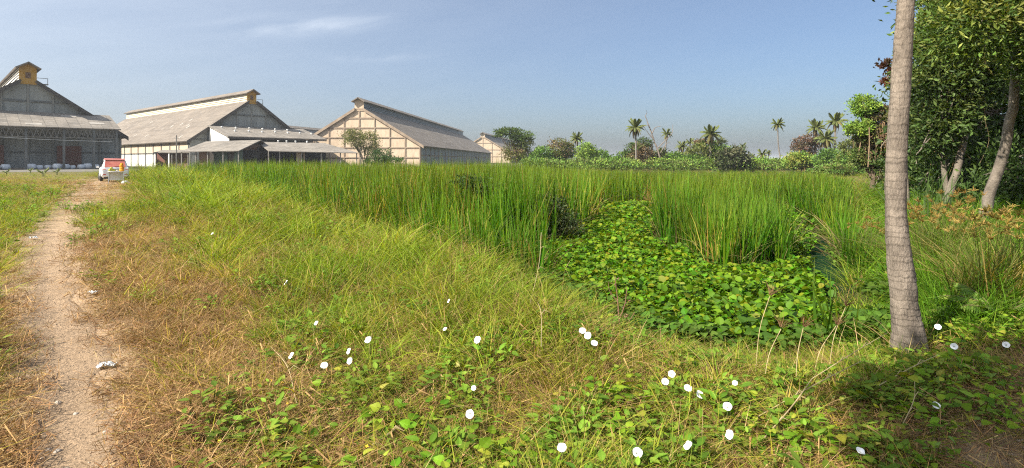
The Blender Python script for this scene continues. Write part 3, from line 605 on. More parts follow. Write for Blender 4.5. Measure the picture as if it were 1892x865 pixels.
tree('low dark bush right of the gap in the tree line', 1152, 309, 110, ((1150, 292, 11, 9), (1142, 298, 12, 7), (1160, 288, 9, 9, G_DARK)), G_MID, FAR, 100, 22, .36, 'bush', 'bush')
tree('ragged dark tree hung with pale dead vines under the tall palm', 1185, 312, 104, ((1170, 272, 12, 7, G_DARK), (1190, 266, 12, 9, G_DARK), (1182, 287, 18, 16, BRN), (1195, 296, 12, 14, OLIVE), (1168, 298, 12, 10, OLIVE)), OLIVE, FAR, 230, 20, .34, drop=.22, vines=((1184, 268, 306, 30, 8),))
tree('brown and green thicket at the foot of the leafless tree', 1220, 312, 106, ((1216, 288, 13, 11, OLIVE), (1230, 295, 14, 10), (1208, 299, 14, 9)), G_LIGHT + OLIVE, FAR, 130, 22, .36, 'bush', 'bush')
tree('dark banana-leaved clump below the two short palms', 1258, 312, 102, ((1250, 292, 12, 9), (1265, 294, 13, 10), (1240, 298, 10, 8)), G_MID, FAR, 110, 20, .5, 'bush', 'bush', aspect=.35)
tree('broad olive tree under the shaggy palm', 1300, 313, 98, ((1292, 283, 22, 14, OLIVE), (1312, 272, 15, 12), (1330, 285, 18, 15, G_LIGHT), (1285, 298, 22, 10, G_MID)), OLIVE + G_MID, FAR, 260, 24, .36)
tree('layered grey-brown tree with flat branches around the shaggy palm', 1308, 312, 100, ((1293, 262, 12, 3.5, BRN), (1325, 261, 14, 4, OLIVE), (1304, 268, 16, 4, BRN)), OLIVE, FAR, 90, 16, .34, drop=.3, tcol=(.22, .18, .15))
tree('dark glossy bush with big leaf rosettes right of the olive tree', 1358, 315, 92, ((1350, 289, 20, 13), (1370, 298, 15, 10), (1338, 300, 15, 9)), [(.06, .085, .03), (.09, .11, .05), (.13, .13, .075)], FAR, 150, 16, .6, 'bush', 'bush', aspect=.4)
tree('low light green bush under the tiny palms', 1408, 316, 96, ((1400, 301, 18, 8), (1425, 302, 18, 7), (1382, 303, 14, 7)), G_LIGHT, FAR, 120, 22, .36, 'bush', 'bush')
tree('yellowish green spreading bush below the brown flame-topped tree', 1480, 318, 86, ((1478, 293, 19, 10), (1492, 303, 14, 10), (1462, 301, 13, 10)), G_YEL + G_LIGHT, FAR, 160, 24, .34, 'bush', 'bush')
tree('reddish brown leafed tree between the three right-hand palms', 1490, 317, 92, ((1484, 262, 14, 8), (1500, 256, 12, 8), (1478, 272, 14, 7), (1504, 274, 12, 13)), [(.15, .095, .065), (.19, .115, .08), (.12, .10, .06)], FAR, 170, 18, .32, drop=.28)
tree('bright green bush right of the yellowish bush', 1533, 319, 82, ((1535, 288, 18, 11), (1520, 300, 14, 11), (1548, 303, 15, 10)), G_MID + [(.07, .14, .03)], FAR, 150, 24, .34, 'bush', 'bush')
tree('olive leafy tree at the right end of the far tree line', 1572, 322, 70, ((1568, 272, 14, 11, OLIVE), (1580, 290, 16, 14), (1560, 300, 16, 12), (1590, 308, 12, 12, G_DARK)), OLIVE + G_MID, FAR, 220, 26, .26)
tree('low dark thicket behind the reeds at the far right', 1545, 328, 60, ((1545, 314, 22, 8), (1575, 316, 20, 9), (1515, 316, 16, 5)), G_MID + OLIVE, FAR, 130, 26, .24, 'bush', 'bush', False)
for k, (px, w) in enumerate(((1000, 34), (1075, 40), (1145, 36), (1235, 40), (1330, 50), (1420, 40), (1500, 40))):
    tree(('thin hedge of scrub below the umbrella tree', 'thin hedge of scrub below the short slender palm', 'thin hedge of scrub in the gap of the tree line', 'thin hedge of scrub below the leafless tree', 'thin hedge of scrub below the broad olive tree', 'thin hedge of scrub below the leaning palm', 'thin hedge of scrub below the reddish tree')[k],
         px, 312, 95, ((px, 303, w, 8), (px + 20, 305, w * .8, 7), (px - 18, 304, w * .5, 9)), G_MID + OLIVE + G_LIGHT, 'scrub along the far side of the reed bed', 170, 20, .34, 'scrub', 'scrub_hedge', False)

# leafless tree
o = empty('leafless_tree', wp(1222, 311, 103)[:2] + (-.2,)); tag(o, 'bare leafless tree with thin crooked branches between two palms', 'tree', FAR); b0 = Vector(o.location); br = []
for pts, r in ((((1222, 311), (1218, 285), (1209, 258), (1201, 236), (1193, 215)), .2), (((1209, 258), (1200, 248), (1187, 232)), .1), (((1205, 247), (1212, 236), (1222, 233)), .1), (((1201, 236), (1196, 232), (1188, 236)), .07), (((1215, 275), (1228, 262), (1241, 246), (1243, 230)), .1),
               (((1218, 285), (1230, 268), (1238, 262)), .08), (((1193, 215), (1196, 208), (1194, 204)), .06), (((1212, 266), (1204, 262), (1196, 256)), .07)):
    br.append(([Vector(wp(a, b, 103)) - b0 + Vector((0, rng.uniform(-.6, .6), 0)) for a, b in pts], r, r * .35))
mobj('trunk', trunk_mesh('trunk', br, (.24, .20, .17), 5), o)

# ---- palms
def frond_mesh(L, droop, pal, nl=22, wid=.22, lw=.085):
    """arching rachis with leaflets on both sides, pointing along +x"""
    t = np.linspace(0, 1, 12); x = L * (t - droop * .18 * t ** 2); z = L * (.32 * t - droop * .85 * t ** 2.1); sp_ = np.stack([x, np.zeros(12), z], 1)
    v, f = tube(sp_, np.linspace(.022, .005, 12) * L, 4); V = [v]; Q = [f]; C = [np.tile(np.array((.16, .15, .06)), (len(v), 1))]; o = len(v); T = []
    for s in (-1, 1):
        for i in range(nl):
            u = .12 + .86 * i / (nl - 1); b = np.array([np.interp(u, t, sp_[:, 0]), 0, np.interp(u, t, sp_[:, 2])]); e = min(u + .05, 1); q = np.array([np.interp(e, t, sp_[:, 0]), 0, np.interp(e, t, sp_[:, 2])]) - b; q /= np.linalg.norm(q) + 1e-9
            ln = L * wid * (math.sin(math.pi * min(1, u * .9 + .08)) ** .6) * rng.uniform(.85, 1.15); sd = np.array([0, s, 0]); d = q * .75 + sd * .9 + np.array([0, 0, -.35 - .3 * droop]); d /= np.linalg.norm(d)
            mid = b + d * ln * .5; tip = b + d * ln + np.array([0, 0, -ln * .25]); w = q * L * lw * .5
            T.append(((b - w * .6), (b + w * .6), (mid + w), tip, (mid - w)))
    T = np.array(T).reshape(-1, 5, 3); k = np.arange(len(T))[:, None] * 5 + o
    V.append(T.reshape(-1, 3)); c = np.repeat(pick(pal, len(T), .2), 5, 0); C.append(c)
    return rawmesh('frond', np.vstack(V), [f, k + np.array([[0, 1, 2, 4]]), k + np.array([[4, 2, 3]])], LEAF, np.vstack(C))
PG = [(.13, .16, .045), (.17, .19, .06), (.10, .13, .04)]; PY = [(.19, .17, .06), (.15, .14, .05)]; PB = [(.26, .18, .09), (.20, .14, .07)]
FR = [frond_mesh(1.0, .15, PG), frond_mesh(1.0, .5, PG), frond_mesh(1.0, .8, PG), frond_mesh(1.0, 1.15, PY), frond_mesh(1.0, 1.45, PB)]
def palm(label, px, cy, r, base, d, nf=15, dead=3, group='palms along the tree line', tw=.15, name='coconut_palm', bend=0.0, cat='palm', rise=1.0):
    """crown centre at (px, cy) with fronds r pixels long; base=(px, py) of the trunk's foot"""
    bp = Vector(wp(base[0], base[1], d)); bp.z = min(bp.z, 0); o = empty(name, bp); tag(o, label, cat, group)
    top = Vector(wp(px, cy, d)) - bp; L = r * d / F * 1.28; nf = int(nf * 1.5)
    mid = top * .5 + Vector((bend * d / F, 0, 0)); p = spline([(0, 0, -.2), mid, top], 8); v, f = tube(p, np.linspace(tw * 1.25, tw * .8, len(p)), 7)
    cc = np.array((.21, .185, .16)) * rng.uniform(.75, 1.2, (len(v), 1)); mobj('trunk', rawmesh('trunk', v, [f], BARKC, cc, True), o)
    for i in range(nf + dead):
        k = 4 if i >= nf else (0 if i < nf * .3 else 1 if i < nf * .55 else 2 if i < nf * .85 else 3)
        fo = mobj('frond', FR[k], o); fo.location = top; a = i * 2.39996 + rng.uniform(-.3, .3); el_ = {0: -.75, 1: -.35, 2: -.1, 3: .1, 4: .55}[k] * rise + rng.uniform(-.15, .15)
        fo.rotation_euler = (0, el_, a); s = L * rng.uniform(.85, 1.1) * (.8 if k == 4 else 1); fo.scale = (s, s, s)
    return o
palm('short slender palm between the brownish tree and the yellowish tree', 1066, 257, 12, (1069, 309), 106, tw=.13)
palm('tall palm with drooping crown over the vine-hung tree', 1174, 237, 16, (1176, 311), 98, 17, 6, tw=.16)
palm('slim palm leaning right beside the leafless tree', 1232, 248, 10.5, (1227, 311), 108, tw=.12)
palm('short palm left of the broad olive tree', 1260, 271, 11, (1259, 311), 102, 14, 3, tw=.15)
palm('small dark palm just behind the short palm', 1275, 264, 9, (1277, 311), 110, 13, 1, tw=.13)
palm('shaggy palm with a full yellowing crown above the broad olive tree', 1313, 249, 17, (1312, 311), 97, 20, 9, tw=.2)
palm('tiny distant palm standing alone right of the olive tree', 1373, 271, 7, (1373, 309), 140, 13, 1, tw=.13)
palm('tiny palm low over the light green bush', 1408, 286, 10, (1409, 309), 104, 14, 3, tw=.15)
palm('very small faded palm beside the tiny palm', 1420, 283, 5.5, (1420, 309), 140, 12, 1, tw=.12)
palm('minute palm head peeping over the bushes at the tree line', 1391, 289, 6, (1391, 309), 130, 12, 1, tw=.12)
palm('slender lone palm with a bent thin trunk', 1437, 231, 12, (1446, 309), 104, 15, 1, tw=.11, bend=-3)
palm('left of the three tall palms at the right, above the reddish tree', 1508, 238, 15.5, (1504, 316), 92, 16, 4, tw=.15)
palm('middle and lowest of the three right-hand palms, yellowish crown', 1526, 258, 17, (1525, 318), 86, 20, 8, tw=.17)
palm('tallest palm at right, highest of the three right-hand palms', 1544, 226, 17.5, (1541, 319), 88, 17, 4, tw=.15)
for lab, px, L_, d in (('young coconut seedling in the left meadow, the largest one', 79, .8, 55), ('young coconut seedling in the left meadow, right of the largest one', 105, .6, 60), ('young coconut seedling in the left meadow, at the far left', 12, .55, 58), ('young coconut seedling close in front of the left warehouse sacks', 56, .5, 68)):
    o = empty('coconut_seedling', ((px - CX) / F * d, d, 0)); tag(o, lab, 'seedling', 'coconut seedlings'); MB().tube([(0, 0, -.05), (0, 0, .3)], [.07, .05], 7).build('stem', surf('seedling_stem', (.16, .18, .06), .7), o)
    for i in range(7):
        fo = mobj('frond', FR[i % 3], o); fo.location = (0, 0, .25); fo.rotation_euler = (0, -.75 + rng.uniform(-.2, .3), i * 2.4); fo.scale = (L_, L_, L_)

# ---- right-hand trees, near
NEARG = 'trees crowding the right edge'
def near_tree(label, foot, trunks, lobes, nclump, per, size, pal, aspect=.3, droop=.15, tcol=(.19, .16, .13), vines=None, cr=.3, mat=LEAFG, drop=.1, name='broadleaf_tree'):
    b0 = Vector(foot); o = empty(name, foot); tag(o, label, 'tree', NEARG); br = []
    for pts, r0, r1 in trunks: br.append(([Vector(p) - b0 for p in pts], r0, r1))
    lb = [(l[0] - b0.x, l[1] - b0.y, l[2] - b0.z) + tuple(l[3:]) for l in lobes]; top = br[0][0][-1]
    for l in lb:
        for _ in range(4):
            u = rng.normal(0, .5, 3); e = Vector((l[0] + u[0] * l[3], l[1] + u[1] * l[4], l[2] + u[2] * l[5])); s = br[0][0][-2].lerp(top, rng.uniform(0, 1)); br.append(([s, s.lerp(e, .5) + Vector((0, 0, .2)), e], br[0][2] * .6, .015))
    mobj('trunk', trunk_mesh('trunk', br, tcol, 9), o)
    mobj('crown', crown_mesh('crown', lb, nclump, per, size, pal, aspect, cr, mat, .35, droop, drop), o)
    if vines:
        V, Fq, C, q = [], [], [], 0
        for _ in range(vines[0]):
            l = lb[rng.integers(len(lb))]; x, y = l[0] + rng.normal(0, .5) * l[3], l[1] + rng.normal(0, .5) * l[4]; z = l[2] - l[5] * rng.uniform(-.3, .7); ln = rng.uniform(*vines[1])
            v, f = tube(spline([(x, y, z), (x + rng.normal(0, .1), y, z - ln * .5), (x + rng.normal(0, .2), y, z - ln)], 4), rng.uniform(.006, .014) * vines[2], 4); V.append(v); Fq.append(f + q); q += len(v); C.append(np.repeat(pick(BRN, 1, .4), len(v), 0))
        mobj('hanging_vines', rawmesh('hanging_vines', np.vstack(V), [np.vstack(Fq)], BARKC, np.vstack(C)), o)
    return o
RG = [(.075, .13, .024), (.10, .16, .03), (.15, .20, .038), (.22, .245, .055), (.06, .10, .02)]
RD = [(.04, .075, .018), (.055, .098, .023), (.075, .12, .028)]  # dark leaf greens; the grove's shade is partly put into the colour
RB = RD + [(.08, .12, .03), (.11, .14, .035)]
ft = wp(1815, 425, 12.9)
near_tree('tall tree with long leaf rosettes and a leaning pale trunk at the right edge', ft, [([ft, wp(1832, 350, 12.9), wp(1858, 270, 12.8), wp(1872, 180, 12.6), wp(1880, 40, 12.4), wp(1890, -160, 12.2)], .125, .07)],
    [(10.9, 11.7, 5.7, 1.7, 1.6, 1.3), (11.3, 11.3, 3.9, 1.1, 1.2, .8), (9.75, 11.8, 4.5, .75, .9, .75), (12.5, 11.2, 4.6, 1.4, 1.4, 1.3), (11.5, 12.3, 6.9, 1.4, 1.5, 1.0), (12.6, 12, 7.2, 1.8, 1.6, 1.2), (10.9, 11.0, 3.1, .5, .6, .35), (12.3, 11.4, 2.9, .9, .9, .6)], 1500, 38, .15, RG, .30, 0.0)
ft = wp(1742, 402, 16.6)
near_tree('slim grey tree hung with brown vines behind the leaning trunk', ft, [([ft, wp(1755, 355, 16.6), wp(1772, 300, 16.7), wp(1782, 230, 16.8), wp(1770, 100, 17)], .125, .07), ([wp(1752, 372, 16.7), wp(1742, 300, 16.9), wp(1742, 210, 17), wp(1735, 120, 17.2)], .085, .05)],
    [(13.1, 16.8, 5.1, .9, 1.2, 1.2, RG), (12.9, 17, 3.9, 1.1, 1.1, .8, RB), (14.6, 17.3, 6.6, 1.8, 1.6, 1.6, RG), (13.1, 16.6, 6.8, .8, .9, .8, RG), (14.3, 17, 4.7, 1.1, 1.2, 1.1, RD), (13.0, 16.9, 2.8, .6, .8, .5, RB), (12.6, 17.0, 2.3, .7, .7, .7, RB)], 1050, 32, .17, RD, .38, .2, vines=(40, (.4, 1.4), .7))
ft = wp(1716, 390, 19.5)
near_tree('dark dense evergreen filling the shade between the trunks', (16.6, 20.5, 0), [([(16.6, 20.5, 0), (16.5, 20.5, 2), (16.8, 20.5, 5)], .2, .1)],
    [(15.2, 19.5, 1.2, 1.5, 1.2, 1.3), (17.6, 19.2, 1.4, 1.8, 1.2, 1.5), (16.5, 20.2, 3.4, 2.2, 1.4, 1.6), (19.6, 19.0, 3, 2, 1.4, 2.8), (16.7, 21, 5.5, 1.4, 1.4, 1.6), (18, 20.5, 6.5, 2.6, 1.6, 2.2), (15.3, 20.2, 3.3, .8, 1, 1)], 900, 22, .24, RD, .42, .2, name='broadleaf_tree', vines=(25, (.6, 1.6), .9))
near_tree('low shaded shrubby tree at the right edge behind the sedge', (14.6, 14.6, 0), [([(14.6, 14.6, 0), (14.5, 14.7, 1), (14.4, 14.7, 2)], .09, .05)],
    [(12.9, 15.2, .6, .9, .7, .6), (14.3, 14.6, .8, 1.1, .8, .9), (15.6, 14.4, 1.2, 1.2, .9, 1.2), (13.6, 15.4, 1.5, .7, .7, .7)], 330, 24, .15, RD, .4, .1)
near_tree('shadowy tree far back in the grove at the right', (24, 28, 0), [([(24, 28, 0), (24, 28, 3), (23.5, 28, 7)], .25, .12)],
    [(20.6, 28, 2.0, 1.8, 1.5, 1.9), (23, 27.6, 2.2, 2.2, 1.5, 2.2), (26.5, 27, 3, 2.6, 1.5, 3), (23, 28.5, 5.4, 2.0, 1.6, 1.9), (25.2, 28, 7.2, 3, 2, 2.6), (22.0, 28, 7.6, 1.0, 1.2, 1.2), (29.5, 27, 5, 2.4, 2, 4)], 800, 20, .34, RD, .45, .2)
V5 = [(.16, .10, .06), (.20, .13, .075), (.12, .11, .045)]
t = tree('leafy tree draped with brown hanging vines just left of the big palm trunk', 1612, 345, 31, ((1600, 196, 22, 19, G_LIGHT), (1625, 215, 24, 20, OLIVE + V5), (1585, 238, 20, 16, G_LIGHT), (1612, 252, 26, 18, OLIVE + V5), (1634, 268, 20, 26, V5 + OLIVE), (1600, 290, 22, 18, G_DARK + OLIVE), (1632, 315, 20, 18, G_DARK)),
     G_LIGHT, NEARG, 950, 26, .14, drop=.2, tr=.14, vines=((1615, 235, 300, 80, 14), (1638, 240, 310, 40, 8)), cr=.24)
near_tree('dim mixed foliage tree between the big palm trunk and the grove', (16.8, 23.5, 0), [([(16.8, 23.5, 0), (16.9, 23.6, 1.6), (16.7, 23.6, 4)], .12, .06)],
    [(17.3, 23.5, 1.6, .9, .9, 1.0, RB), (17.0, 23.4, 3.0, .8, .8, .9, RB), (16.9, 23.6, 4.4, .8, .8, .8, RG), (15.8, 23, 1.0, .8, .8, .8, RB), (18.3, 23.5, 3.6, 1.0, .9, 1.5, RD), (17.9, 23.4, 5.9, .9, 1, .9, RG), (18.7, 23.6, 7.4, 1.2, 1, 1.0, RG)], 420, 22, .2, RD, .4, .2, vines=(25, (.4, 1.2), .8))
# reddish leafy twig poking out left of the big trunk
near_tree('reddish brown leafy branch of a thin sapling showing left of the big palm trunk', (13.4, 19.0, 0), [([(13.4, 19, 0), (13.2, 19, 2.5), (12.9, 19, 4.2), (12.7, 19, 4.8)], .05, .025)],
    [(12.75, 19, 4.75, .26, .25, .26), (12.6, 19, 4.2, .16, .2, .1)], 26, 16, .15, [(.11, .045, .035), (.15, .06, .04), (.08, .05, .03)], .5, .1)
# shade tree behind the photographer: only its shadow reaches the picture
near_tree('dense shade tree behind the viewpoint, seen only by its shadow at lower right', (-5.5, -2.75, 0), [([(-5.5, -2.75, 0), (-5.3, -2.65, 2.5), (-4.3, -2.15, 5), (-3.1, -1.55, 6.8)], .17, .08)],
    [(-3.55, -1.4, 7.0, .8, .8, .7), (-2.95, -.6, 7.0, .8, .7, .7), (-2.15, -.6, 7.0, .8, .7, .7), (-2.65, -1.6, 7.1, .9, .8, .8), (-1.65, -1.3, 6.9, .9, .8, .7), (-1.05, -.7, 6.9, .8, .7, .6)], 800, 30, .26, RD, .55, .1)

# ---- the big coconut trunk in the foreground
cd = 5.1; cl = [(1680, 640, .150), (1677, 610, .142), (1671, 560, .130), (1665, 500, .124), (1658, 440, .110), (1655, 380, .100), (1656, 310, .0985), (1659, 240, .0965), (1664, 160, .094), (1669, 80, .088), (1674, 0, .082), (1688, -160, .08), (1712, -420, .075), (1745, -760, .07), (1790, -1150, .068)]
pts = np.array([(*wp(a, b, cd), r * .83) for a, b, r in cl]); b0 = np.array((pts[0, 0], cd, hz1(pts[0, 0], cd))); pts[0, 2] = b0[2] - .12
p = spline(pts, 40); n = 28; ang = np.arange(n) * 2 * np.pi / n; zz = p[:, 2]
ring = np.cumsum(np.r_[0, np.linalg.norm(np.diff(p[:, :3], axis=0), axis=1)])
per_ = .062; edge = np.cumsum(rng.uniform(.6, 1.5, 400) * per_); ki = np.searchsorted(edge, ring); lo_ = np.r_[0, edge][ki]; hi_ = edge[ki]; ph = (ring - lo_) / (hi_ - lo_)
V = []; C = []
for i in range(len(p)):
    wob = noise2(ang * 3 + i * .0, np.full(n, ring[i] * 9), 1.0, 21) - .5; step = 1 + .022 * (1 - ph[i]) - .01 * (ph[i] > .9)
    low = np.clip((.75 - zz[i]) / .75, 0, 1); rr = p[i, 3] * (step + wob * (.09 + .16 * low)); rr = rr * (1 + .08 * max(0, .12 - zz[i]) / .12)
    V.append(np.stack([p[i, 0] + rr * np.cos(ang), p[i, 1] + rr * np.sin(ang), np.full(n, zz[i]) + wob * .03], 1))
    tone = (.86 + .3 * (noise2(ang * 2, np.full(n, ring[i] * 3), 1, 5)) ) * (.66 + .3 * noise2(ang * 2 + ki[i], np.full(n, ki[i] * 1.0), 1, 77) if ph[i] > .84 else 1.0) * (1 - .28 * low * noise2(ang * 5, np.full(n, ring[i] * 14), 1, 31))
    C.append(np.array((.235, .195, .158))[None] * tone[:, None] * np.random.default_rng(int(ki[i])).uniform(.86, 1.1))
V = np.vstack(V) - b0; C = np.clip(np.vstack(C), 0, 1); i = np.arange(len(p) - 1)[:, None] * n; j = np.arange(n)[None]; f = np.stack([i + j, i + (j + 1) % n, i + n + (j + 1) % n, i + n + j], -1).reshape(-1, 4)
BIGB, nt, b, out = newmat('ringed_palm_bark'); a = nt.nodes.new('ShaderNodeAttribute'); a.attribute_name = 'Col'; t_ = nt.nodes.new('ShaderNodeTexCoord')
mp = nt.nodes.new('ShaderNodeMapping'); mp.inputs['Scale'].default_value = (1, 1, .35); nt.links.new(t_.outputs['Object'], mp.inputs[0])
class _T: outputs = {'Object': mp.outputs[0]}
grain(nt, _T, a.outputs['Color'], b, 7.0, 60.0, .45, 1.4, 1.0, .02)
big = empty('coconut_palm', b0); tag(big, 'thick ringed grey coconut palm trunk rising close by at the right', 'palm', 'large palms')
mobj('trunk', rawmesh('trunk', V, [f], BIGB, C, True), big)
top = p[-1, :3] - b0
for i in range(20):
    k = 0 if i < 5 else 1 if i < 10 else 2 if i < 16 else 3
    fo = mobj('frond', FR[k], big); fo.location = top; fo.rotation_euler = (0, {0: -.75, 1: -.35, 2: -.1, 3: .1}[k], i * 2.4); fo.scale = (3, 3, 3)
mb = MB()
for i in range(22):
    a = i * 2.4; mb.tube(spline([(math.cos(a) * .115, math.sin(a) * .115, .07 + .05 * math.sin(i * 1.7)), (math.cos(a) * .145, math.sin(a) * .145, .02), (math.cos(a) * .165, math.sin(a) * .165, -.05)], 3).tolist(), .005, 5)
mb.build('roots', surf('palm_roots', (.22, .17, .12), .95, (.14, .10, .07), 20), big)

# ---------------------------------------------------------------- scattered vegetation
def proto_blades(name, n, h, hv, w, spread, lean, curl, pal, mat, segs=3, zbase=0.0, flat=0.0, var=.25, tipc=None):
    """a tuft: n tapering blades rooted in a disc"""
    r = spread * np.sqrt(rng.random(n)); a = rng.uniform(0, 2 * np.pi, n); bx, by = r * np.cos(a), r * np.sin(a)
    d = a + rng.normal(0, 1.1, n); dx, dy = np.cos(d), np.sin(d); H = h * rng.uniform(1 - hv, 1 + hv, n); ln = rng.normal(lean, lean * .5 + .03, n); cu = np.abs(rng.normal(curl, curl * .5 + .02, n))
    sa = d + np.pi / 2 + rng.normal(0, .7, n); sx_, sy_ = np.cos(sa), np.sin(sa); W = w * rng.uniform(.6, 1.35, n); col = pick(pal, n, var); V = []; C = []
    for k in range(segs + 1):
        t = k / segs; off = H * (ln * t + cu * t * t); z = zbase + H * (t - .42 * cu * t ** 2.2) * (1 - flat) + .012
        wd = W * (1 - t ** 1.6) * .5; P = np.stack([bx + dx * off, by + dy * off, z], 1); S = np.stack([sx_ * wd, sy_ * wd, wd * .25 * np.cos(a)], 1)
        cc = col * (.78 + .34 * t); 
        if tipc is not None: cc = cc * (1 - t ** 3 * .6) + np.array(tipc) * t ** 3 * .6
        if k < segs: V += [P - S, P + S]; C += [cc, cc]
        else: V.append(P); C.append(cc)
    m = len(V); v = np.stack(V, 1).reshape(-1, 3); c = np.stack(C, 1).reshape(-1, 3); o = np.arange(n)[:, None] * m
    q = [o + np.array([[2 * k, 2 * k + 1, 2 * k + 3, 2 * k + 2]]) for k in range(segs - 1)]; tr = o + np.array([[2 * segs - 2, 2 * segs - 1, 2 * segs]])
    return dict(v=v, f=[np.vstack(q), tr], c=np.clip(c, 0, 1), mat=mat)
def leaf_outline(kind):
    if kind == 'round': p = [(0, 0), (.32, .06), (.5, .34), (.46, .68), (.26, .93), (0, 1.0)]
    elif kind == 'heart': p = [(0, .08), (.30, -.06), (.47, .14), (.40, .48), (.20, .80), (0, 1.08)]
    else: p = [(0, 0), (.16, .15), (.24, .42), (.17, .72), (.06, .93), (0, 1.05)]
    return p
def leaf_verts(kind, cup=.2, bendd=.25):
    """a leaf in its own frame: base at the origin, blade along +y, face up; folded on the midrib"""
    p = leaf_outline(kind); n = len(p); mid = [(0, y) for x, y in p]; V = []
    for x, y in mid: V.append((0, y, -bendd * y * y))
    for s in (1, -1):
        for x, y in p[1:-1]: V.append((s * x, y, -bendd * y * y + cup * x))
    k = n - 2; Fc = []
    for s in range(2):
        e = n + s * k
        for i in range(n - 1):
            L0 = None if i == 0 else e + i - 1; L1 = None if i == n - 2 else e + i
            q = [i, L0, L1, i + 1]; q = [a for a in q if a is not None]; Fc.append(q if s == 0 else q[::-1])
    return np.array(V, float), Fc
def frame(d, up):                      # columns: side, along, normal
    d = np.array(d, float); d /= np.linalg.norm(d); s = np.cross(d, up); s /= np.linalg.norm(s) + 1e-9; return np.stack([s, d, np.cross(s, d)], 1)
def proto_leaves(name, n, kind, size, spread, hgt, pal, mat, stem=.006, tilt=.5, cup=.2, up=.35, stemc=(.10, .10, .03), var=.2):
    """a little plant: n stalked leaves"""
    V, Fc, C, o = [], [], [], 0; lv, lf = leaf_verts(kind, cup)
    for i in range(n):
        a = rng.uniform(0, 2 * np.pi); r = spread * math.sqrt(rng.random()); z = hgt * rng.uniform(.45, 1.15); b = np.array([r * math.cos(a), r * math.sin(a), z]); a2 = a + rng.normal(0, .8)
        M = frame((math.cos(a2), math.sin(a2), up * rng.normal(1, .6)), np.array([rng.normal(0, tilt), rng.normal(0, tilt), 1.0])); s = size * rng.uniform(.65, 1.25)
        v = (lv * s) @ M.T + b; c = pick(pal, 1, var)[0]; V.append(v); Fc += [[q + o for q in f] for f in lf]; cc = np.tile(c, (len(v), 1)); cc[:6] *= 1.12; C.append(cc); o += len(v)
        if stem:
            e = np.array([b[0] * .45, b[1] * .45, 0]); w = np.array([-math.sin(a), math.cos(a), 0]) * stem; V.append(np.array([e - w, e + w, b + w * .7, b - w * .7])); Fc.append([o, o + 1, o + 2, o + 3]); C.append(np.tile(np.array(stemc), (4, 1))); o += 4
    return bpy.data.objects.new(name, rawmesh(name, np.vstack(V), Fc, mat, np.clip(np.vstack(C), 0, 1)))
def proto_litter(name, n, ln, w, spread, h, pal, mat):
    """loose tangle of dead stems lying at low angles"""
    a = rng.uniform(0, 2 * np.pi, n); r = spread * np.sqrt(rng.random(n)); b = rng.uniform(0, 2 * np.pi, n); el_ = rng.normal(0, .35, n); L = ln * rng.uniform(.4, 1.3, n)
    c = np.stack([r * np.cos(b), r * np.sin(b), .012 + np.abs(rng.normal(0, h, n))], 1); d = np.stack([np.cos(a) * np.cos(el_), np.sin(a) * np.cos(el_), np.sin(el_)], 1); s = np.stack([-np.sin(a), np.cos(a), rng.normal(0, .4, n)], 1) * (w * rng.uniform(.5, 1.4, n))[:, None] * .5
    k1 = c - d * L[:, None] * .5; k2 = c + np.stack([rng.normal(0, .05, n), rng.normal(0, .05, n), rng.normal(.02, .02, n)], 1) * L[:, None] * 2; k3 = c + d * L[:, None] * .5
    for k in (k1, k2, k3): k[:, 2] = np.maximum(k[:, 2], .006)
    v = np.stack([k1 - s, k1 + s, k3 - s * .4, k3 + s * .4], 1).reshape(-1, 3); o = np.arange(n)[:, None] * 4; col = np.repeat(pick(pal, n, .35), 4, 0)
    return dict(v=v, f=[o + np.array([[0, 1, 3, 2]])], c=np.clip(col, 0, 1), mat=mat)
def scatter(name, label, protos, P, rot, scl, tint, idx, parent=None, kind='stuff'):
    """one object holding many instanced plants"""
    me = bpy.data.meshes.new(name); n = len(P); me.vertices.add(n); me.vertices.foreach_set('co', np.asarray(P, np.float32).ravel())
    for nm, ty, key, arr in (('rot', 'FLOAT_VECTOR', 'vector', rot), ('scl', 'FLOAT_VECTOR', 'vector', scl)):
        at = me.attributes.new(nm, ty, 'POINT'); at.data.foreach_set(key, np.asarray(arr, np.float32).ravel())
    at = me.attributes.new('tint', 'FLOAT_COLOR', 'POINT'); c4 = np.ones((n, 4), np.float32); c4[:, :3] = tint; at.data.foreach_set('color', c4.ravel())
    at = me.attributes.new('idx', 'INT', 'POINT'); at.data.foreach_set('value', np.asarray(idx, np.int32))
    o = mobj(name, me, parent); tag(o, label, None, None, kind)
    pc = bpy.data.collections.new(name + '_sources')
    for q in protos: pc.objects.link(q)
    ng = bpy.data.node_groups.new(name + '_scatter', 'GeometryNodeTree'); ng.interface.new_socket('Geometry', in_out='INPUT', socket_type='NodeSocketGeometry'); ng.interface.new_socket('Geometry', in_out='OUTPUT', socket_type='NodeSocketGeometry')
    N, Lk = ng.nodes, ng.links; gi = N.new('NodeGroupInput'); go = N.new('NodeGroupOutput'); ip = N.new('GeometryNodeInstanceOnPoints'); ci = N.new('GeometryNodeCollectionInfo')
    ci.inputs['Collection'].default_value = pc; ci.inputs['Separate Children'].default_value = True; ci.inputs['Reset Children'].default_value = True
    def na(nm, ty):
        k = N.new('GeometryNodeInputNamedAttribute'); k.data_type = ty; k.inputs['Name'].default_value = nm; return k.outputs['Attribute']
    e2r = N.new('FunctionNodeEulerToRotation'); Lk.new(na('rot', 'FLOAT_VECTOR'), e2r.inputs[0])
    Lk.new(gi.outputs[0], ip.inputs['Points']); Lk.new(ci.outputs[0], ip.inputs['Instance']); ip.inputs['Pick Instance'].default_value = True
    Lk.new(na('idx', 'INT'), ip.inputs['Instance Index']); Lk.new(e2r.outputs[0], ip.inputs['Rotation']); Lk.new(na('scl', 'FLOAT_VECTOR'), ip.inputs['Scale']); Lk.new(ip.outputs[0], go.inputs[0])
    md = o.modifiers.new('scatter', 'NODES'); md.node_group = ng
    return o
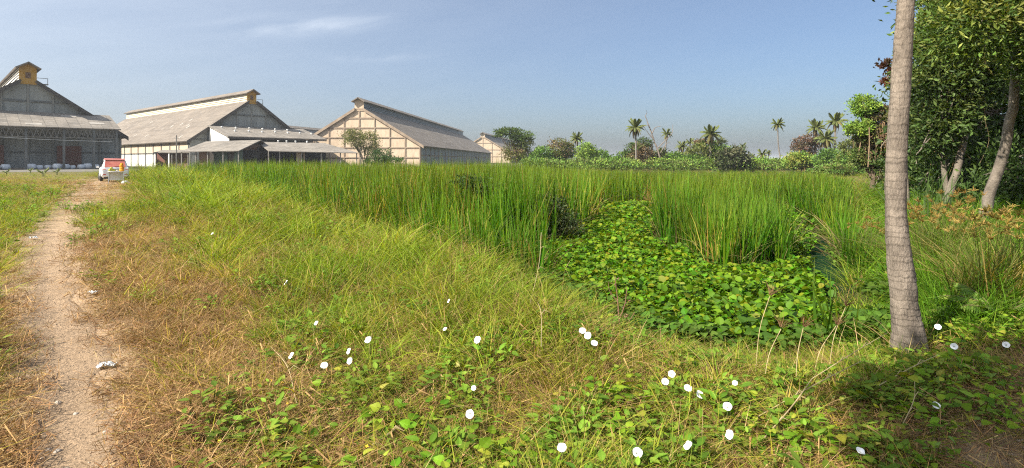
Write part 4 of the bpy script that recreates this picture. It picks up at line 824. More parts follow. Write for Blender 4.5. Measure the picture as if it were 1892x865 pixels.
def scatter_real(name, label, protos, P, rot, scl, tint, idx):
    """many plants joined into one real mesh: one object, kind stuff"""
    V, C, Q, T, o = [], [], [], [], 0; sx_, cx_, sy_, cy_, sz_, cz_ = *(f(rot[:, 0]) for f in (np.sin, np.cos)), *(f(rot[:, 1]) for f in (np.sin, np.cos)), *(f(rot[:, 2]) for f in (np.sin, np.cos))
    M = np.stack([np.stack([cy_ * cz_, sx_ * sy_ * cz_ - cx_ * sz_, cx_ * sy_ * cz_ + sx_ * sz_], -1), np.stack([cy_ * sz_, sx_ * sy_ * sz_ + cx_ * cz_, cx_ * sy_ * sz_ - sx_ * cz_], -1), np.stack([-sy_, sx_ * cy_, cx_ * cy_], -1)], 1)
    for k, p in enumerate(protos):
        i = np.where(idx == k)[0]
        if not len(i): continue
        v = np.einsum('nij,nvj->nvi', M[i], p['v'][None] * scl[i][:, None, :]) + P[i][:, None, :]; V.append(v.reshape(-1, 3)); C.append(np.clip(p['c'][None] * tint[i][:, None, :], 0, 1).reshape(-1, 3))
        m = len(p['v']); off = (np.arange(len(i)) * m + o)[:, None, None]
        for f in p['f']: (Q if f.shape[1] == 4 else T).append((f[None] + off).reshape(-1, f.shape[1]))
        o += len(i) * m
    o_ = mobj(name, rawmesh(name, np.vstack(V), [np.vstack(a) for a in (Q, T) if a], protos[0]['mat'], np.vstack(C))); tag(o_, label, None, None, 'stuff'); return o_
def spots(n, d0, d1, p=1.0, lo=-260, hi=2160):
    """n ground points, log-even in distance, even across the view and a margin beside it"""
    d = np.exp(rng.uniform(math.log(d0), math.log(d1), n)); px = rng.uniform(lo, hi, n); x = (px - CX) / F * d; return x, d
def zone_of(x, y): return np.vstack([zone(x[i:i + 4000], y[i:i + 4000]) for i in range(0, len(x), 4000)])
def rotz(n, tilt=.12): return np.stack([rng.normal(0, tilt, n), rng.normal(0, tilt, n), rng.uniform(0, 6.283, n)], 1)

PALG = [(.22, .275, .022), (.29, .32, .034), (.14, .21, .018), (.35, .32, .06)]
PALS = [(.42, .31, .15), (.36, .25, .11), (.47, .37, .20), (.28, .19, .09)]
PALB = [(.30, .20, .11), (.22, .14, .075), (.37, .26, .14), (.16, .10, .06)]
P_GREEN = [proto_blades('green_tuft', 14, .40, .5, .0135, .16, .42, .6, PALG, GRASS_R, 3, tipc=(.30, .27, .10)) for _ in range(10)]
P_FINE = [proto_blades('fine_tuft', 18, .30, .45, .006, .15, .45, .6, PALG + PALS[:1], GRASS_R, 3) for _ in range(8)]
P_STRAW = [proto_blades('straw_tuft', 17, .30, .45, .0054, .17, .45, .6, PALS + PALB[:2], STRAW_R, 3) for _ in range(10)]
P_LIT = [proto_litter('dead_stems', 42, .12, .0045, .22, .02, PALS + PALB, STRAW_R) for _ in range(6)]
P_WEED = [proto_leaves('weed', 30, 'lance', .06, .13, .13, [(.14, .21, .035), (.19, .25, .045), (.11, .17, .03)], GRASS, .003, .4) for _ in range(3)]

# --- grass of the bank
x, y = spots(27000, 2.2, 78); s = sdf(POND, x, y); pdv = pathdist(x, y); z_ = zone_of(x, y)
keep = (s > -.25 - .012 * y) & (rng.random(len(x)) < z_[:, 1] * np.clip((pdv - .7 - .9 * noise2(x, y, .3, 3)) * .9, 0.0, 1)) & ~((y > 62) & (x < -45)); x, y, s, pdv, z_ = (q[keep] for q in (x, y, s, pdv, z_))
dry = np.clip(z_[:, 0] ** 1.25 + (noise2(x, y, .9, 6) - .5) * .55 + (noise2(x, y, .3, 7) - .5) * .35, 0, 1); n = len(x); pr = rng.random(n)
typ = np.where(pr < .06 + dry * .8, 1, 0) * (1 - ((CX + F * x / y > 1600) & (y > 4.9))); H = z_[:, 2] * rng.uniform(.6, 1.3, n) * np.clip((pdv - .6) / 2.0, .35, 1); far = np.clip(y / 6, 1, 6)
def tintmix(dr, n, a=(.80, 1.05, .62), b=(1.35, 1.05, .9)): return (np.array(a) * (1 - dr[:, None]) + np.array(b) * dr[:, None]) * rng.uniform(.75, 1.25, (n, 1)) * rng.uniform(.95, 1.05, (n, 3))
def bank(mask, protos, name, label, h0, kxy, tint, zoff=0.0):
    i = np.where(mask)[0]; k = len(i); sz = H[i] / h0; sxy = (kxy * np.clip(sz, .55, 1.6) ** .6) * far[i] ** .5
    P = np.stack([x[i], y[i], hz(x[i], y[i]) + zoff], 1); scatter_real(name, label, protos, P, rotz(k), np.stack([sxy, sxy, np.maximum(sz, .22)], 1), tint[i], rng.integers(0, len(protos), k))
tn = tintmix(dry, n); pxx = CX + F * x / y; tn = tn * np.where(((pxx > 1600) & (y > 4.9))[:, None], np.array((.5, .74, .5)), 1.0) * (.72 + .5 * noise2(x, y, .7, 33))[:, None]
fine = rng.random(n) < np.clip(.75 - H, .15, .7)
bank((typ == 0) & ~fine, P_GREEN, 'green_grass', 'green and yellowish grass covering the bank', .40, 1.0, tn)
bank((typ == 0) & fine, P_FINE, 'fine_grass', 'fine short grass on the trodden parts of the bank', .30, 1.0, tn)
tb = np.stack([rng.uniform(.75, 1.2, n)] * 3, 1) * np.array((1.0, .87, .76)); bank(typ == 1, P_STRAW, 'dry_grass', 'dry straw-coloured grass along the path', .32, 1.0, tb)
# dead stems lying in the brown parts
x, y = spots(13000, 2.2, 45); s = sdf(POND, x, y); pdv = pathdist(x, y); z_ = zone_of(x, y)
keep = (s > .2) & (pdv > .95) & (rng.random(len(x)) < np.clip(z_[:, 0] * 1.15 - .1, .15, 1) * (1 - .75 * z_[:, 4] * (x > 2))); x, y, z_ = x[keep], y[keep], z_[keep]; n = len(x); k = np.clip(y / 6, 1, 5) ** .6
scatter_real('dead_grass_litter', 'tangled dead stems lying over the dry bank', P_LIT, np.stack([x, y, hz(x, y) + .003], 1), rotz(n, .06), np.stack([k, k, k * 1.0 + z_[:, 2] * 3], 1), np.stack([rng.uniform(.65, 1.15, n)] * 3, 1) * np.array((1.0, .85, .74)), rng.integers(0, 6, n))
# small broad-leaved weeds
x, y = spots(12000, 2.3, 40); s = sdf(POND, x, y); pdv = pathdist(x, y); z_ = zone_of(x, y); keep = (s > .1) & (pdv > 1.25) & (rng.random(len(x)) < (.45 + .5 * z_[:, 3]) * (1 - z_[:, 4]) * np.clip(1.0 - z_[:, 0], .03, 1)) & (noise2(x, y, .8, 12) > .38); x, y, z_ = x[keep], y[keep], z_[keep]; n = len(x); k = rng.uniform(.5, 1.25, n) * np.clip(y / 8, 1, 3) ** .5
scatter('weeds', 'small leafy weeds growing through the grass', P_WEED, np.stack([x, y, hz(x, y)], 1), rotz(n, .15), np.stack([k, k, k * (.5 + 2.2 * z_[:, 2])], 1), tintmix(z_[:, 0] * .5, n), rng.integers(0, 3, n))

# --- tall reeds in the pond
HYA = [gp(a, b, -.45)[:2] for a, b in ((985, 496), (1060, 455), (1092, 425), (1112, 396), (1200, 392), (1216, 440), (1212, 472), (1330, 527), (1478, 512), (1512, 548), (1562, 650), (1460, 692), (1300, 672), (1150, 626), (1035, 566))]
HYB = [gp(a, b, -.45)[:2] for a, b in ((1370, 400), (1450, 398), (1500, 440), (1500, 505), (1470, 490), (1420, 430))]
HYC = [gp(a, b, -.45)[:2] for a, b in ((800, 462), (900, 470), (985, 492), (1010, 515), (940, 508), (860, 485))]
DITCH = [gp(a, b, -.5)[:2] for a, b in ((1478, 440), (1506, 436), (1535, 505), (1590, 615), (1600, 650), (1545, 650), (1500, 560), (1478, 500))]
x, y = spots(20000, 5, 92, lo=-60, hi=2000)
s = sdf(POND, x, y); px = CX + F * x / y; inside = (s < .55 * noise2(x, y, .8, 73)) & (sdf(HYA, x, y) > .1) & (sdf(HYB, x, y) > .1) & (sdf(HYC, x, y) > .05) & (sdf(DITCH, x, y) > .28) & ~((px > 1215) & (px < 1500) & (y < 9.4)) & ~((px > 1008) & (px < 1216) & (y < 10.6)) & ~((px > 1000) & (s > -.1)) & ~((px > 1215) & (px < 1500) & (y > 15.5) & (y < 20) & (noise2(x, y, 1.5, 44) < .5)) & ~((px > 1500) & (y < 6.6) & (rng.random(len(x)) < .3))
dens = np.clip(.35 + 1.1 * noise2(x, y, 1.6, 14) + .3 * (y < 16), .2, 1); keep = inside & (rng.random(len(x)) < dens); x, y, px, s = x[keep], y[keep], px[keep], s[keep]; n = len(x)
ysil = np.interp(px, (300, 500, 900, 1050, 1200, 1500, 1600), (296, 299, 303, 311, 317, 319, 322)); ztop = EH - (ysil - HY) / F * y
nat = np.interp(px, (300, 900, 1080, 1200, 1500, 1600), (1.95, 2.0, 1.75, 1.35, 1.3, 1.25)) * (.78 + .4 * noise2(x, y, 2.2, 15)) * rng.uniform(.85, 1.12, n); nat = np.minimum(nat, np.maximum(ztop - PZ, .5) * rng.uniform(.9, 1.04, n)); nat *= np.clip(.6 - s * .45 + .3 * (noise2(x, y, .6, 74) - .5), .35, 1)
PALR = [(.058, .165, .006), (.09, .20, .009), (.04, .12, .006), (.16, .225, .012)]
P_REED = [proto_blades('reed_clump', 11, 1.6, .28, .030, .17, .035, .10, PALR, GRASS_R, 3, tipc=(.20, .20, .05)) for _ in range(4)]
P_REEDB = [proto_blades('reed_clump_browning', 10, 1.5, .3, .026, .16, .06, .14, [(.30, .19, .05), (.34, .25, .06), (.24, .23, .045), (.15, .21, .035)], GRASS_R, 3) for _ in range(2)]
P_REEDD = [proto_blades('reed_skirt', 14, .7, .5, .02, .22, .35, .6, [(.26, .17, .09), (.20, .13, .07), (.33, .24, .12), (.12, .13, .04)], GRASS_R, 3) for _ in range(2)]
prot = P_REED + P_REEDB + P_REEDD
bw = np.interp(px, (300, 500, 800, 1000, 1150, 1600), (.1, .2, .24, .2, .1, .06)) * (.2 + 1.6 * noise2(x, y, 1.6, 16)); idx = np.where(rng.random(n) < bw, rng.integers(4, 6, n), rng.integers(0, 4, n)); 
sk = rng.random(n) < .2; idx = np.where(sk, rng.integers(6, 8, n), idx)
sz = np.where(sk, rng.uniform(.7, 1.3, n), nat / 1.6); sxy = np.clip(y / 11, .9, 3.2) ** .55
tn = tintmix(np.clip(noise2(x, y, 3, 17) - .15, 0, 1) * .55, n, (.85, 1.05, .85), (1.5, 1.12, 1.0)) * (.5 + .95 * noise2(x, y, 1.1, 61))[:, None]
scatter_real('reeds', 'tall dense green and yellowing reeds filling the pond', prot, np.stack([x, y, np.maximum(PZ - .08, hz(x, y) - .03)], 1), rotz(n, .07) * np.where(rng.random(n) < .12, 3.2, 1)[:, None] ** np.array([1, 1, 0]), np.stack([sxy, sxy, sz], 1), tn, idx)
# low green plants between reeds and at the pond's edge
P_LOW = [proto_leaves('low_pond_leaves', 34, 'heart', .07, .2, .16, [(.09, .15, .03), (.12, .18, .04), (.07, .12, .025)], GRASS, .003, .5) for _ in range(2)]
x, y = spots(5200, 5.5, 30, lo=700, hi=1700); s = sdf(POND, x, y); keep = (s < .35) & (s > -5) & (sdf(DITCH, x, y) > .12) & (noise2(x, y, .9, 20) > .35) & ((sdf(HYA, x, y) > -.1) | (rng.random(len(x)) < .06)); x, y = x[keep], y[keep]; n = len(x); k = rng.uniform(.7, 1.3, n)
scatter('pond_edge_plants', 'low leafy plants at the edge of the pond', P_LOW, np.stack([x, y, np.maximum(hz(x, y), PZ - .04)], 1), rotz(n, .12), np.stack([k, k, k], 1), tintmix(rng.random(n) * .4, n), rng.integers(0, 2, n))

# --- water hyacinth: glossy round leaves; the largest 300 are parts of their own, the rest one mass
hy = empty('water_hyacinth_mat', (gp(1250, 600, PZ)[0], gp(1250, 600, PZ)[1], PZ)); tag(hy, 'floating mat of glossy round-leaved green plants in the pond', 'water plants'); hb = np.array(hy.location)
lv, lf = leaf_verts('round', .25, .15); PALH = [(.085, .18, .008), (.125, .225, .01), (.06, .135, .008), (.17, .245, .014), (.045, .095, .008)]
LG2 = leafmat('hyacinth_leaf', False, .55, .25, .25); hm = []
for c in PALH + [(.22, .25, .04)]:
    cc = np.tile(np.array(c), (len(lv), 1)); cc[:6] *= 1.15; hm.append(rawmesh('hyacinth_leaf', lv, lf, LG2, np.clip(cc, 0, 1), True))
def inpoly(poly, n):
    p = np.array(poly); lo_, hi_ = p.min(0), p.max(0); q = rng.uniform(lo_, hi_, (n * 6, 2)); return q[sdf(poly, q[:, 0], q[:, 1]) < 0][:n]
q = inpoly(HYA, 16000); q = q[sdf(HYA, q[:, 0], q[:, 1]) < -.9 * (noise2(q[:, 0], q[:, 1], .7, 71) - .35)]; q = q[noise2(q[:, 0], q[:, 1], .5, 72) > .16]; q = q[rng.random(len(q)) < np.clip((8.2 / q[:, 1]) ** 1.3, .12, 1)]
q = q[np.argsort(q[:, 1] + rng.uniform(0, .5, len(q)))]; near = q[rng.permutation(np.arange(min(len(q), 1500)))[:300]]
def pose(n): return np.stack([rng.normal(.55, .38, n), rng.normal(0, .35, n), rng.uniform(0, 6.283, n)], 1)
hgt = lambda a: .13 + .09 * noise2(a[:, 0], a[:, 1], .6, 23) + rng.uniform(-.06, .09, len(a))
hh = hgt(near) + np.maximum(hz(near[:, 0], near[:, 1]) - PZ, 0); rp = pose(300)
for i in range(300):
    o = mobj('leaf', hm[rng.integers(0, 6) if rng.random() < .35 else rng.integers(0, 3)], hy); o.location = (near[i, 0] - hb[0], near[i, 1] - hb[1], hh[i] + .05); s = rng.uniform(.042, .10); o.scale = (s, s, s); o.rotation_euler = tuple(rp[i])
P_HY = [proto_leaves('hyacinth_rosette', 17, 'round', .06, .14, .13, PALH, GLOSSY, .008, .4, .22, .55, (.13, .2, .04)) for _ in range(4)]
q2 = np.vstack([q[::2], q[1::3], inpoly(HYB, 220), inpoly(HYC, 420)]); n = len(q2); k = rng.uniform(.7, 1.2, n) * np.clip(q2[:, 1] / 9, 1, 2.2) ** .6
o = scatter('leaf_mass', None, P_HY, np.column_stack([q2, hgt(q2) * .35 - .08 + np.maximum(hz(q2[:, 0], q2[:, 1]) - PZ, 0)]) - np.array([hb[0], hb[1], 0]), rotz(n, .15), np.stack([k] * 3, 1), np.stack([rng.uniform(.7, 1.2, n), rng.uniform(.8, 1.15, n), rng.uniform(.7, 1.2, n)], 1), rng.integers(0, 4, n), hy)

# --- creeping vine with heart-shaped leaves over the near bank
vn = empty('creeping_vine', (gp(1150, 800)[0], gp(1150, 800)[1], 0)); tag(vn, 'heart-leaved creeping vine spread over the near bank', 'vine'); vb = np.array(vn.location)
VINE = leafmat('vine_leaf', False, .5, .25, .35); hv_, hf_ = leaf_verts('heart', .25, .3); PALV = [(.13, .205, .016), (.17, .24, .022), (.22, .275, .03), (.095, .16, .014), (.31, .29, .05)]; vm = []
for c in PALV:
    cc = np.tile(np.array(c), (len(hv_), 1)); cc[:6] *= 1.25; vm.append(rawmesh('vine_leaf', hv_, hf_, VINE, np.clip(cc, 0, 1), True))
x, y = spots(9000, 2.4, 13, lo=380, hi=2100); z_ = zone_of(x, y); s = sdf(POND, x, y); keep = (s > .15) & (rng.random(len(x)) < z_[:, 3] ** 1.5 * np.clip(noise2(x, y, .55, 27) * 2.2 - .5, .05, 1)) & (pathdist(x, y) > 2); x, y, z_ = x[keep], y[keep], z_[keep]
big_ = np.argsort(y)[:900]; sel = big_[rng.permutation(len(big_))[:300]]; rest = np.setdiff1d(np.arange(len(x)), sel)
zz = hz(x, y)
for i in sel:
    o = mobj('leaf', vm[rng.integers(0, 5)], vn); s = rng.uniform(.028, .058); o.scale = (s, s, s); o.location = (x[i] - vb[0], y[i] - vb[1], zz[i] + rng.uniform(.04, .10) + .25 * z_[i, 2]); o.rotation_euler = (rng.normal(.35, .4), rng.normal(0, .35), rng.uniform(0, 6.283))
P_VINE = [proto_leaves('vine_sprig', 9, 'heart', .042, .13, .09, PALV, GLOSSY, .002, .45, .25, .2) for _ in range(4)]
n = len(rest); k = rng.uniform(.7, 1.3, n)
scatter('leaf_mass', None, P_VINE, np.stack([x[rest] - vb[0], y[rest] - vb[1], zz[rest] + .16 * z_[rest, 2]], 1), rotz(n, .2), np.stack([k] * 3, 1), tintmix(rng.random(n) * .35, n), rng.integers(0, 4, n), vn)
# gravel on the bare soil and along the path
mb_ = []
for s in range(3):
    v = rng.normal(0, 1, (8, 3)); v = np.array([(a, b, c) for c in (-.5, .5) for b in (-.6, .6) for a in (-.7, .7)]) + rng.normal(0, .16, (8, 3))
    mb_.append(bpy.data.objects.new('pebble', rawmesh('pebble', v, [np.array([(0, 2, 3, 1), (4, 5, 7, 6), (0, 1, 5, 4), (2, 6, 7, 3), (0, 4, 6, 2), (1, 3, 7, 5)])], STRAW, np.tile(np.array((.36, .29, .22)), (8, 1)), True)))
x, y = spots(7000, 2.3, 14); z_ = zone_of(x, y); pdv = pathdist(x, y); keep = (sdf(POND, x, y) > .5) & (rng.random(len(x)) < np.where(pdv < 1.6, .5, z_[:, 4] * .8)); x, y = x[keep], y[keep]; n = len(x); k = rng.uniform(.003, .009, n) * np.where(rng.random(n) < .05, 2.6, 1)
scatter('gravel', 'loose small stones and grit on the bare soil', mb_, np.stack([x, y, hz(x, y) + .012], 1), rotz(n, .5), np.stack([k, k, k * .7], 1), np.stack([rng.uniform(.6, 1.5, n)] * 3, 1), rng.integers(0, 3, n))

# ---------------------------------------------------------------- things among the plants
def arr_obj(name, p, parent=None):     # a plant built from blade arrays as a mesh of its own
    return mobj(name, rawmesh(name, p['v'], p['f'], p['mat'], p['c']), parent)
def clump(name, label, cat, px, py, z, group, parts):
    g_ = gp(px, py, z); o = empty(name, (g_[0], g_[1], min(z, hz1(g_[0], g_[1])))); tag(o, label, cat, group)
    for nm, p in parts: arr_obj(nm, p, o)
    return o
def umbels(n, h, spread, size, pal, k=26):
    """sedge heads: on each stalk a spray of fine brown strands"""
    V, Q, C, o = [], [], [], 0
    for i in range(n):
        a = rng.uniform(0, 6.283); r = spread * rng.uniform(.2, 1.3); H = h * rng.uniform(.75, 1.1); top = np.array([r * math.cos(a), r * math.sin(a), H]); b = top * np.array([.25, .25, 0]); mid = (top + b) / 2 + np.array([0, 0, .1 * h])
        def strip(p0, p1, p2, w, c):
            nonlocal o
            d = rng.normal(0, 1, 3); s = np.cross(p2 - p0, d); s = s / (np.linalg.norm(s) + 1e-9) * w
            V.append(np.array([p0 - s, p0 + s, p1 + s, p1 - s, p2 + s * .5, p2 - s * .5])); Q.append(np.array([(0, 1, 2, 3), (3, 2, 4, 5)]) + o); C.append(np.tile(c, (6, 1))); o += 6
        strip(b, mid, top, .004, np.array((.13, .15, .04)))
        for _ in range(k):
            d = rng.normal(0, 1, 3); d[2] = abs(d[2]) * 1.2 + .2; d /= np.linalg.norm(d); e = top + d * size * rng.uniform(.3, 1.1); strip(top, (top + e) / 2 + np.array([0, 0, .1 * size]), e, .004, pick(pal, 1, .3)[0])
    return dict(v=np.vstack(V), f=[np.vstack(Q)], c=np.clip(np.vstack(C), 0, 1), mat=GRASS_R)
SEDGE = [(.12, .15, .035), (.16, .18, .045), (.09, .12, .03), (.26, .21, .07)]; RUSTY = [(.30, .17, .05), (.38, .24, .07), (.24, .15, .05), (.26, .22, .06)]; TAWNY = [(.40, .28, .09), (.33, .24, .07), (.22, .20, .06)]
SG = 'sedge clumps on the right bank'
for label, px, py, z, h, n, pal in (('rusty-headed sedge clump just right of the big palm trunk', 1712, 492, 0, 1.0, 12, RUSTY), ('rusty-headed sedge clump left of the leaning trunk', 1752, 470, 0, 1.0, 9, RUSTY),
        ('large tawny sedge clump at the right edge, nearest the grove', 1822, 560, 0, 1.0, 16, TAWNY), ('tawny sedge clump cut by the right edge of the picture', 1886, 545, 0, .95, 12, TAWNY), ('small rusty sedge clump left of the big palm trunk', 1612, 478, -.2, .7, 6, RUSTY), ('dark-stemmed sedge clump before the leaning trunk foot', 1800, 470, 0, .7, 6, [(.30, .15, .08), (.2, .12, .07)])):
    clump('sedge_clump', label, 'sedge', px, py, z, SG, (('leaves', proto_blades('x', 260, h * .85, .35, .011, .36, .28, .6, SEDGE + ([(.34, .26, .09)] * 3 if pal is TAWNY else []), GRASS_R, 4)), ('seed_heads', umbels(n * 3, h, .38, .085, pal, 20))))
clump('cattail_clump', 'tall blue-green blades standing behind the big palm trunk', 'reeds', 1706, 428, 0, None, (('leaves', proto_blades('x', 70, 1.35, .25, .04, .5, .14, .22, [(.10, .16, .05), (.13, .19, .07), (.08, .13, .04)], GRASS_R, 5)),))
clump('reed_clump', 'darker green reed clump standing alone left of the ditch', 'reeds', 1395, 402, -.3, None, (('leaves', proto_blades('x', 190, 1.25, .2, .026, .75, .03, .05, [(.045, .10, .018), (.06, .13, .02)], GRASS_R, 4)),))
DEADC = [(.24, .15, .095), (.19, .115, .075), (.30, .20, .12), (.13, .085, .06)]
for label, px, py, h, r, n in (('collapsed heap of dead brown reeds behind the floating plants', 1196, 392, .85, .5, 170), ('dark brown dead stump of reeds beside the ditch', 1458, 442, .75, .22, 130), ('low pale heap of broken reeds right of the dark stump', 1482, 440, .4, .3, 90), ('low tawny tuft of dead reeds behind the heart of the pond', 1160, 394, .45, .4, 90)):
    clump('dead_reed_clump', label, 'dead reeds', px, py, -.3, 'dead reed clumps in the pond', (('stems', proto_blades('x', n, h, .45, .022, r, .25, .75, DEADC, GRASS_R, 4)),))
# reeds overgrown by a dark climber
g_ = gp(1030, 452, PZ); o = empty('climber_covered_reeds', g_); tag(o, 'dark heap of reeds smothered by a climbing plant beside the floating plants', 'climber')
mobj('leaves', crown_mesh('leaves', [(0, 0, .45, .42, .4, .5), (-.25, .1, .85, .32, .3, .32), (.2, .1, .25, .35, .3, .3), (-.5, .2, .5, .3, .3, .45)], 150, 26, .075, [(.06, .085, .03), (.08, .11, .04), (.045, .06, .025), (.12, .12, .06)], .4, .3), o)
g_ = gp(885, 440, PZ); o = empty('climber_covered_reeds', g_); tag(o, 'dark leafy drape over reed tops near the middle of the reed bed', 'climber')
mobj('leaves', crown_mesh('leaves', [(0, 0, 1.25, .4, .35, .22), (.3, .1, 1.05, .3, .3, .25), (-.3, 0, 1.4, .3, .3, .14)], 80, 24, .08, [(.055, .085, .03), (.07, .105, .035)], .35, .3), o)
# ferns at the right edge
FM = [frond_mesh(1.0, .5, [(.11, .20, .03), (.15, .23, .04), (.08, .15, .025)], 16, .26, .055), frond_mesh(1.0, .9, [(.11, .19, .03), (.18, .22, .04)], 16, .26, .055)]
for label, px, py, s0 in (('bright green fern among the sedge at the right edge', 1850, 590, .5), ('smaller fern right of the palm trunk foot', 1785, 585, .38)):
    g_ = gp(px, py, 0); o = empty('fern', (g_[0], g_[1], hz1(*g_[:2]))); tag(o, label, 'fern', 'ferns on the right bank')
    for i in range(13):
        fo = mobj('frond', FM[i % 2], o); s = s0 * rng.uniform(.75, 1.15); fo.scale = (s, s, s); fo.rotation_euler = (0, -.55 + rng.uniform(-.3, .35), i * 2.4)

clump('grass_tuft', 'ragged tuft of straw and green blades around the big palm trunk foot', 'grass tuft', 1676, 632, -.06, None, (('blades', proto_blades('x', 150, .26, .5, .010, .26, .4, .6, PALG + PALS, GRASS_R, 3)),))
# --- white trumpet flowers
PETAL = surf('white_petal', (.86, .86, .84), .55, (.78, .78, .80), 30, spec=.2); CALYX = surf('green_calyx', (.14, .19, .05), .6)
v, f = [], []; n = 30
for k, (r, z) in enumerate(((.10, -.85), (.15, -.5), (.36, -.24), (.74, .0), (1.0, .05))):
    for i in range(n):
        a = i * 2 * math.pi / n; rr = r * (1 + (.03 * math.cos(5 * a) if k == 4 else 0)); v.append((rr * math.cos(a), rr * math.sin(a), z + (.03 * math.cos(5 * a) * (k >= 3)) + (.09 * math.sin(3 * a + 1) * (k == 4))))
for k in range(4):
    for i in range(n): f.append((k * n + i, k * n + (i + 1) % n, (k + 1) * n + (i + 1) % n, (k + 1) * n + i))
COR = rawmesh('corolla', v, f, PETAL, None, True); COR.materials.append(surf('pale_green_throat_skin', (.55, .58, .36), .6)); COR.polygons.foreach_set('material_index', np.array([1 if k < 1 else 0 for k in range(4) for i in range(n)], np.int32)); CAL = MB().tube([(0, 0, -1.05), (0, 0, -.9), (0, 0, -.68)], [.05, .14, .12], 8); cal_me = rawmesh('calyx', CAL.v, CAL.f, CALYX)
PISTIL = MB().tube([(0, 0, -.5), (0, 0, -.12)], [.05, .05], 6); pis_me = rawmesh('throat', PISTIL.v, PISTIL.f, surf('pale_throat', (.62, .60, .42), .6))
FL = [(538, 657, 'leftmost of the white flowers, alone in the dry grass left of centre'), (599, 675, 'white flower below the close pair left of centre'), (644, 649, 'upper of the close pair of white flowers left of centre'), (646, 667, 'lower of the close pair of white flowers left of centre'), (680, 628, 'white flower seen edge-on, up and right of the close pair'),
 (584, 597, 'small white flower high up left, above the close pair'), (829, 556, 'small white flower in the long grass near the pond, the highest in the middle'), (822, 608, 'small white flower in the long grass below the highest one'), (882, 628, 'pale half-hidden white flower left of the row of three'), (868, 765, 'lone large white flower in the near middle, on the vine'),
 (875, 717, 'small pale bud-like white flower above the lone large one'), (1076, 611, 'top flower of the slanting row of three white flowers'), (1086, 620, 'middle flower of the slanting row of three white flowers'), (1098, 634, 'bottom flower of the slanting row of three white flowers'), (1241, 691, 'upper white flower at the head of the right-hand chain'), (1229, 705, 'dim white flower just below the head of the right-hand chain'),
 (1271, 717, 'left one of the two big neighbouring white flowers right of centre'), (1293, 729, 'right one of the two big neighbouring white flowers right of centre'), (1344, 751, 'white flower below right of the two big neighbours'), (1358, 708, 'small faint white flower in the grass up right of the two big neighbours'), (1348, 803, 'dull white flower half sunk in the grass below the right-hand chain'),
 (1038, 827, 'large white flower at the bottom edge, left of the other bottom ones'), (1178, 836, 'large white flower at the bottom edge, near the middle of the bottom ones'), (1271, 823, 'partly hidden white flower at the bottom edge between leaves'), (1590, 833, 'white flower on bare soil just left of the big shadow'), (1730, 749, 'white flower inside the big shadow at lower right'), (1733, 604, 'white flower beside the palm trunk foot'),
 (1763, 640, 'white flower at the sunny rim of the shadow, right of the palm foot'), (1859, 637, 'white flower at the right edge among shaded leaves'), (528, 522, 'tiny white flower in the green grass at upper left of the bank'), (392, 432, 'tiny distant white flower in the meadow grass right of the path')]
for i, (px, py, label) in enumerate(FL):
    zf = .16 if py > 640 else .22
    if px > 1550: zf = .10
    g_ = gp(px, py, zf); zz0 = hz1(g_[0], g_[1]); o = empty('white_flower', (g_[0], g_[1], zz0)); tag(o, label + '', 'flower', 'white trumpet flowers on the bank')
    s = (.024 if py > 640 else .027) * (1.0 if 'small' not in label and 'tiny' not in label else .72) * rng.uniform(.92, 1.08); hgt_ = g_[2] - zz0
    if 'tiny' in label: s *= 1.5
    M = Vector((rng.normal(-.3, .4), -.6 + rng.normal(0, .3), .7)).normalized(); e = M.to_track_quat('Z', 'Y').to_euler()
    for nm, me in (('corolla', COR), ('calyx', cal_me), ('throat', pis_me)):
        c_ = mobj(nm, me, o); c_.location = (0, 0, hgt_); c_.scale = (s, s, s); c_.rotation_euler = e
    q = -M * s * 1.0; MB().tube([(q.x * 1.4, q.y * 1.4 + .02, 0), (q.x * 1.5, q.y * 1.5 + .01, hgt_ * .5), (q.x, q.y, hgt_ + q.z)], .0022, 5).build('stalk', CALYX, o)
YEL = surf('yellow_petal', (.85, .60, .03), .6); ym = MB()
for k in range(5):
    a = k * 1.2566; ym.slab([(0, 0, 0), (.5 * math.cos(a - .5), .5 * math.sin(a - .5), .08), (math.cos(a), math.sin(a), .15), (.5 * math.cos(a + .5), .5 * math.sin(a + .5), .08)], (0, 0, 1), .04)
yme = rawmesh('petals', ym.v, ym.f, YEL)
for px, py, label in ((502, 703, 'tiny yellow flower, left of the upper pair in the dry grass'), (521, 707, 'tiny yellow flower, right of the upper pair in the dry grass'), (532, 745, 'tiny yellow flower alone below the upper pair'), (405, 815, 'tiny yellow flower at lower left in brown grass'), (677, 825, 'tiny yellow flower near the bottom beside the dry cane')):
    g_ = gp(px, py, .09); z0 = hz1(g_[0], g_[1]); o = empty('yellow_flower', (g_[0], g_[1], z0)); tag(o, label, 'flower', 'tiny yellow flowers')
    c_ = mobj('petals', yme, o); c_.location = (0, 0, .09 - z0); c_.scale = (.014,) * 3; c_.rotation_euler = (.5, 0, 0); MB().tube([(0, .01, 0), (0, 0, .09 - z0)], .0015, 4).build('stalk', CALYX, o)

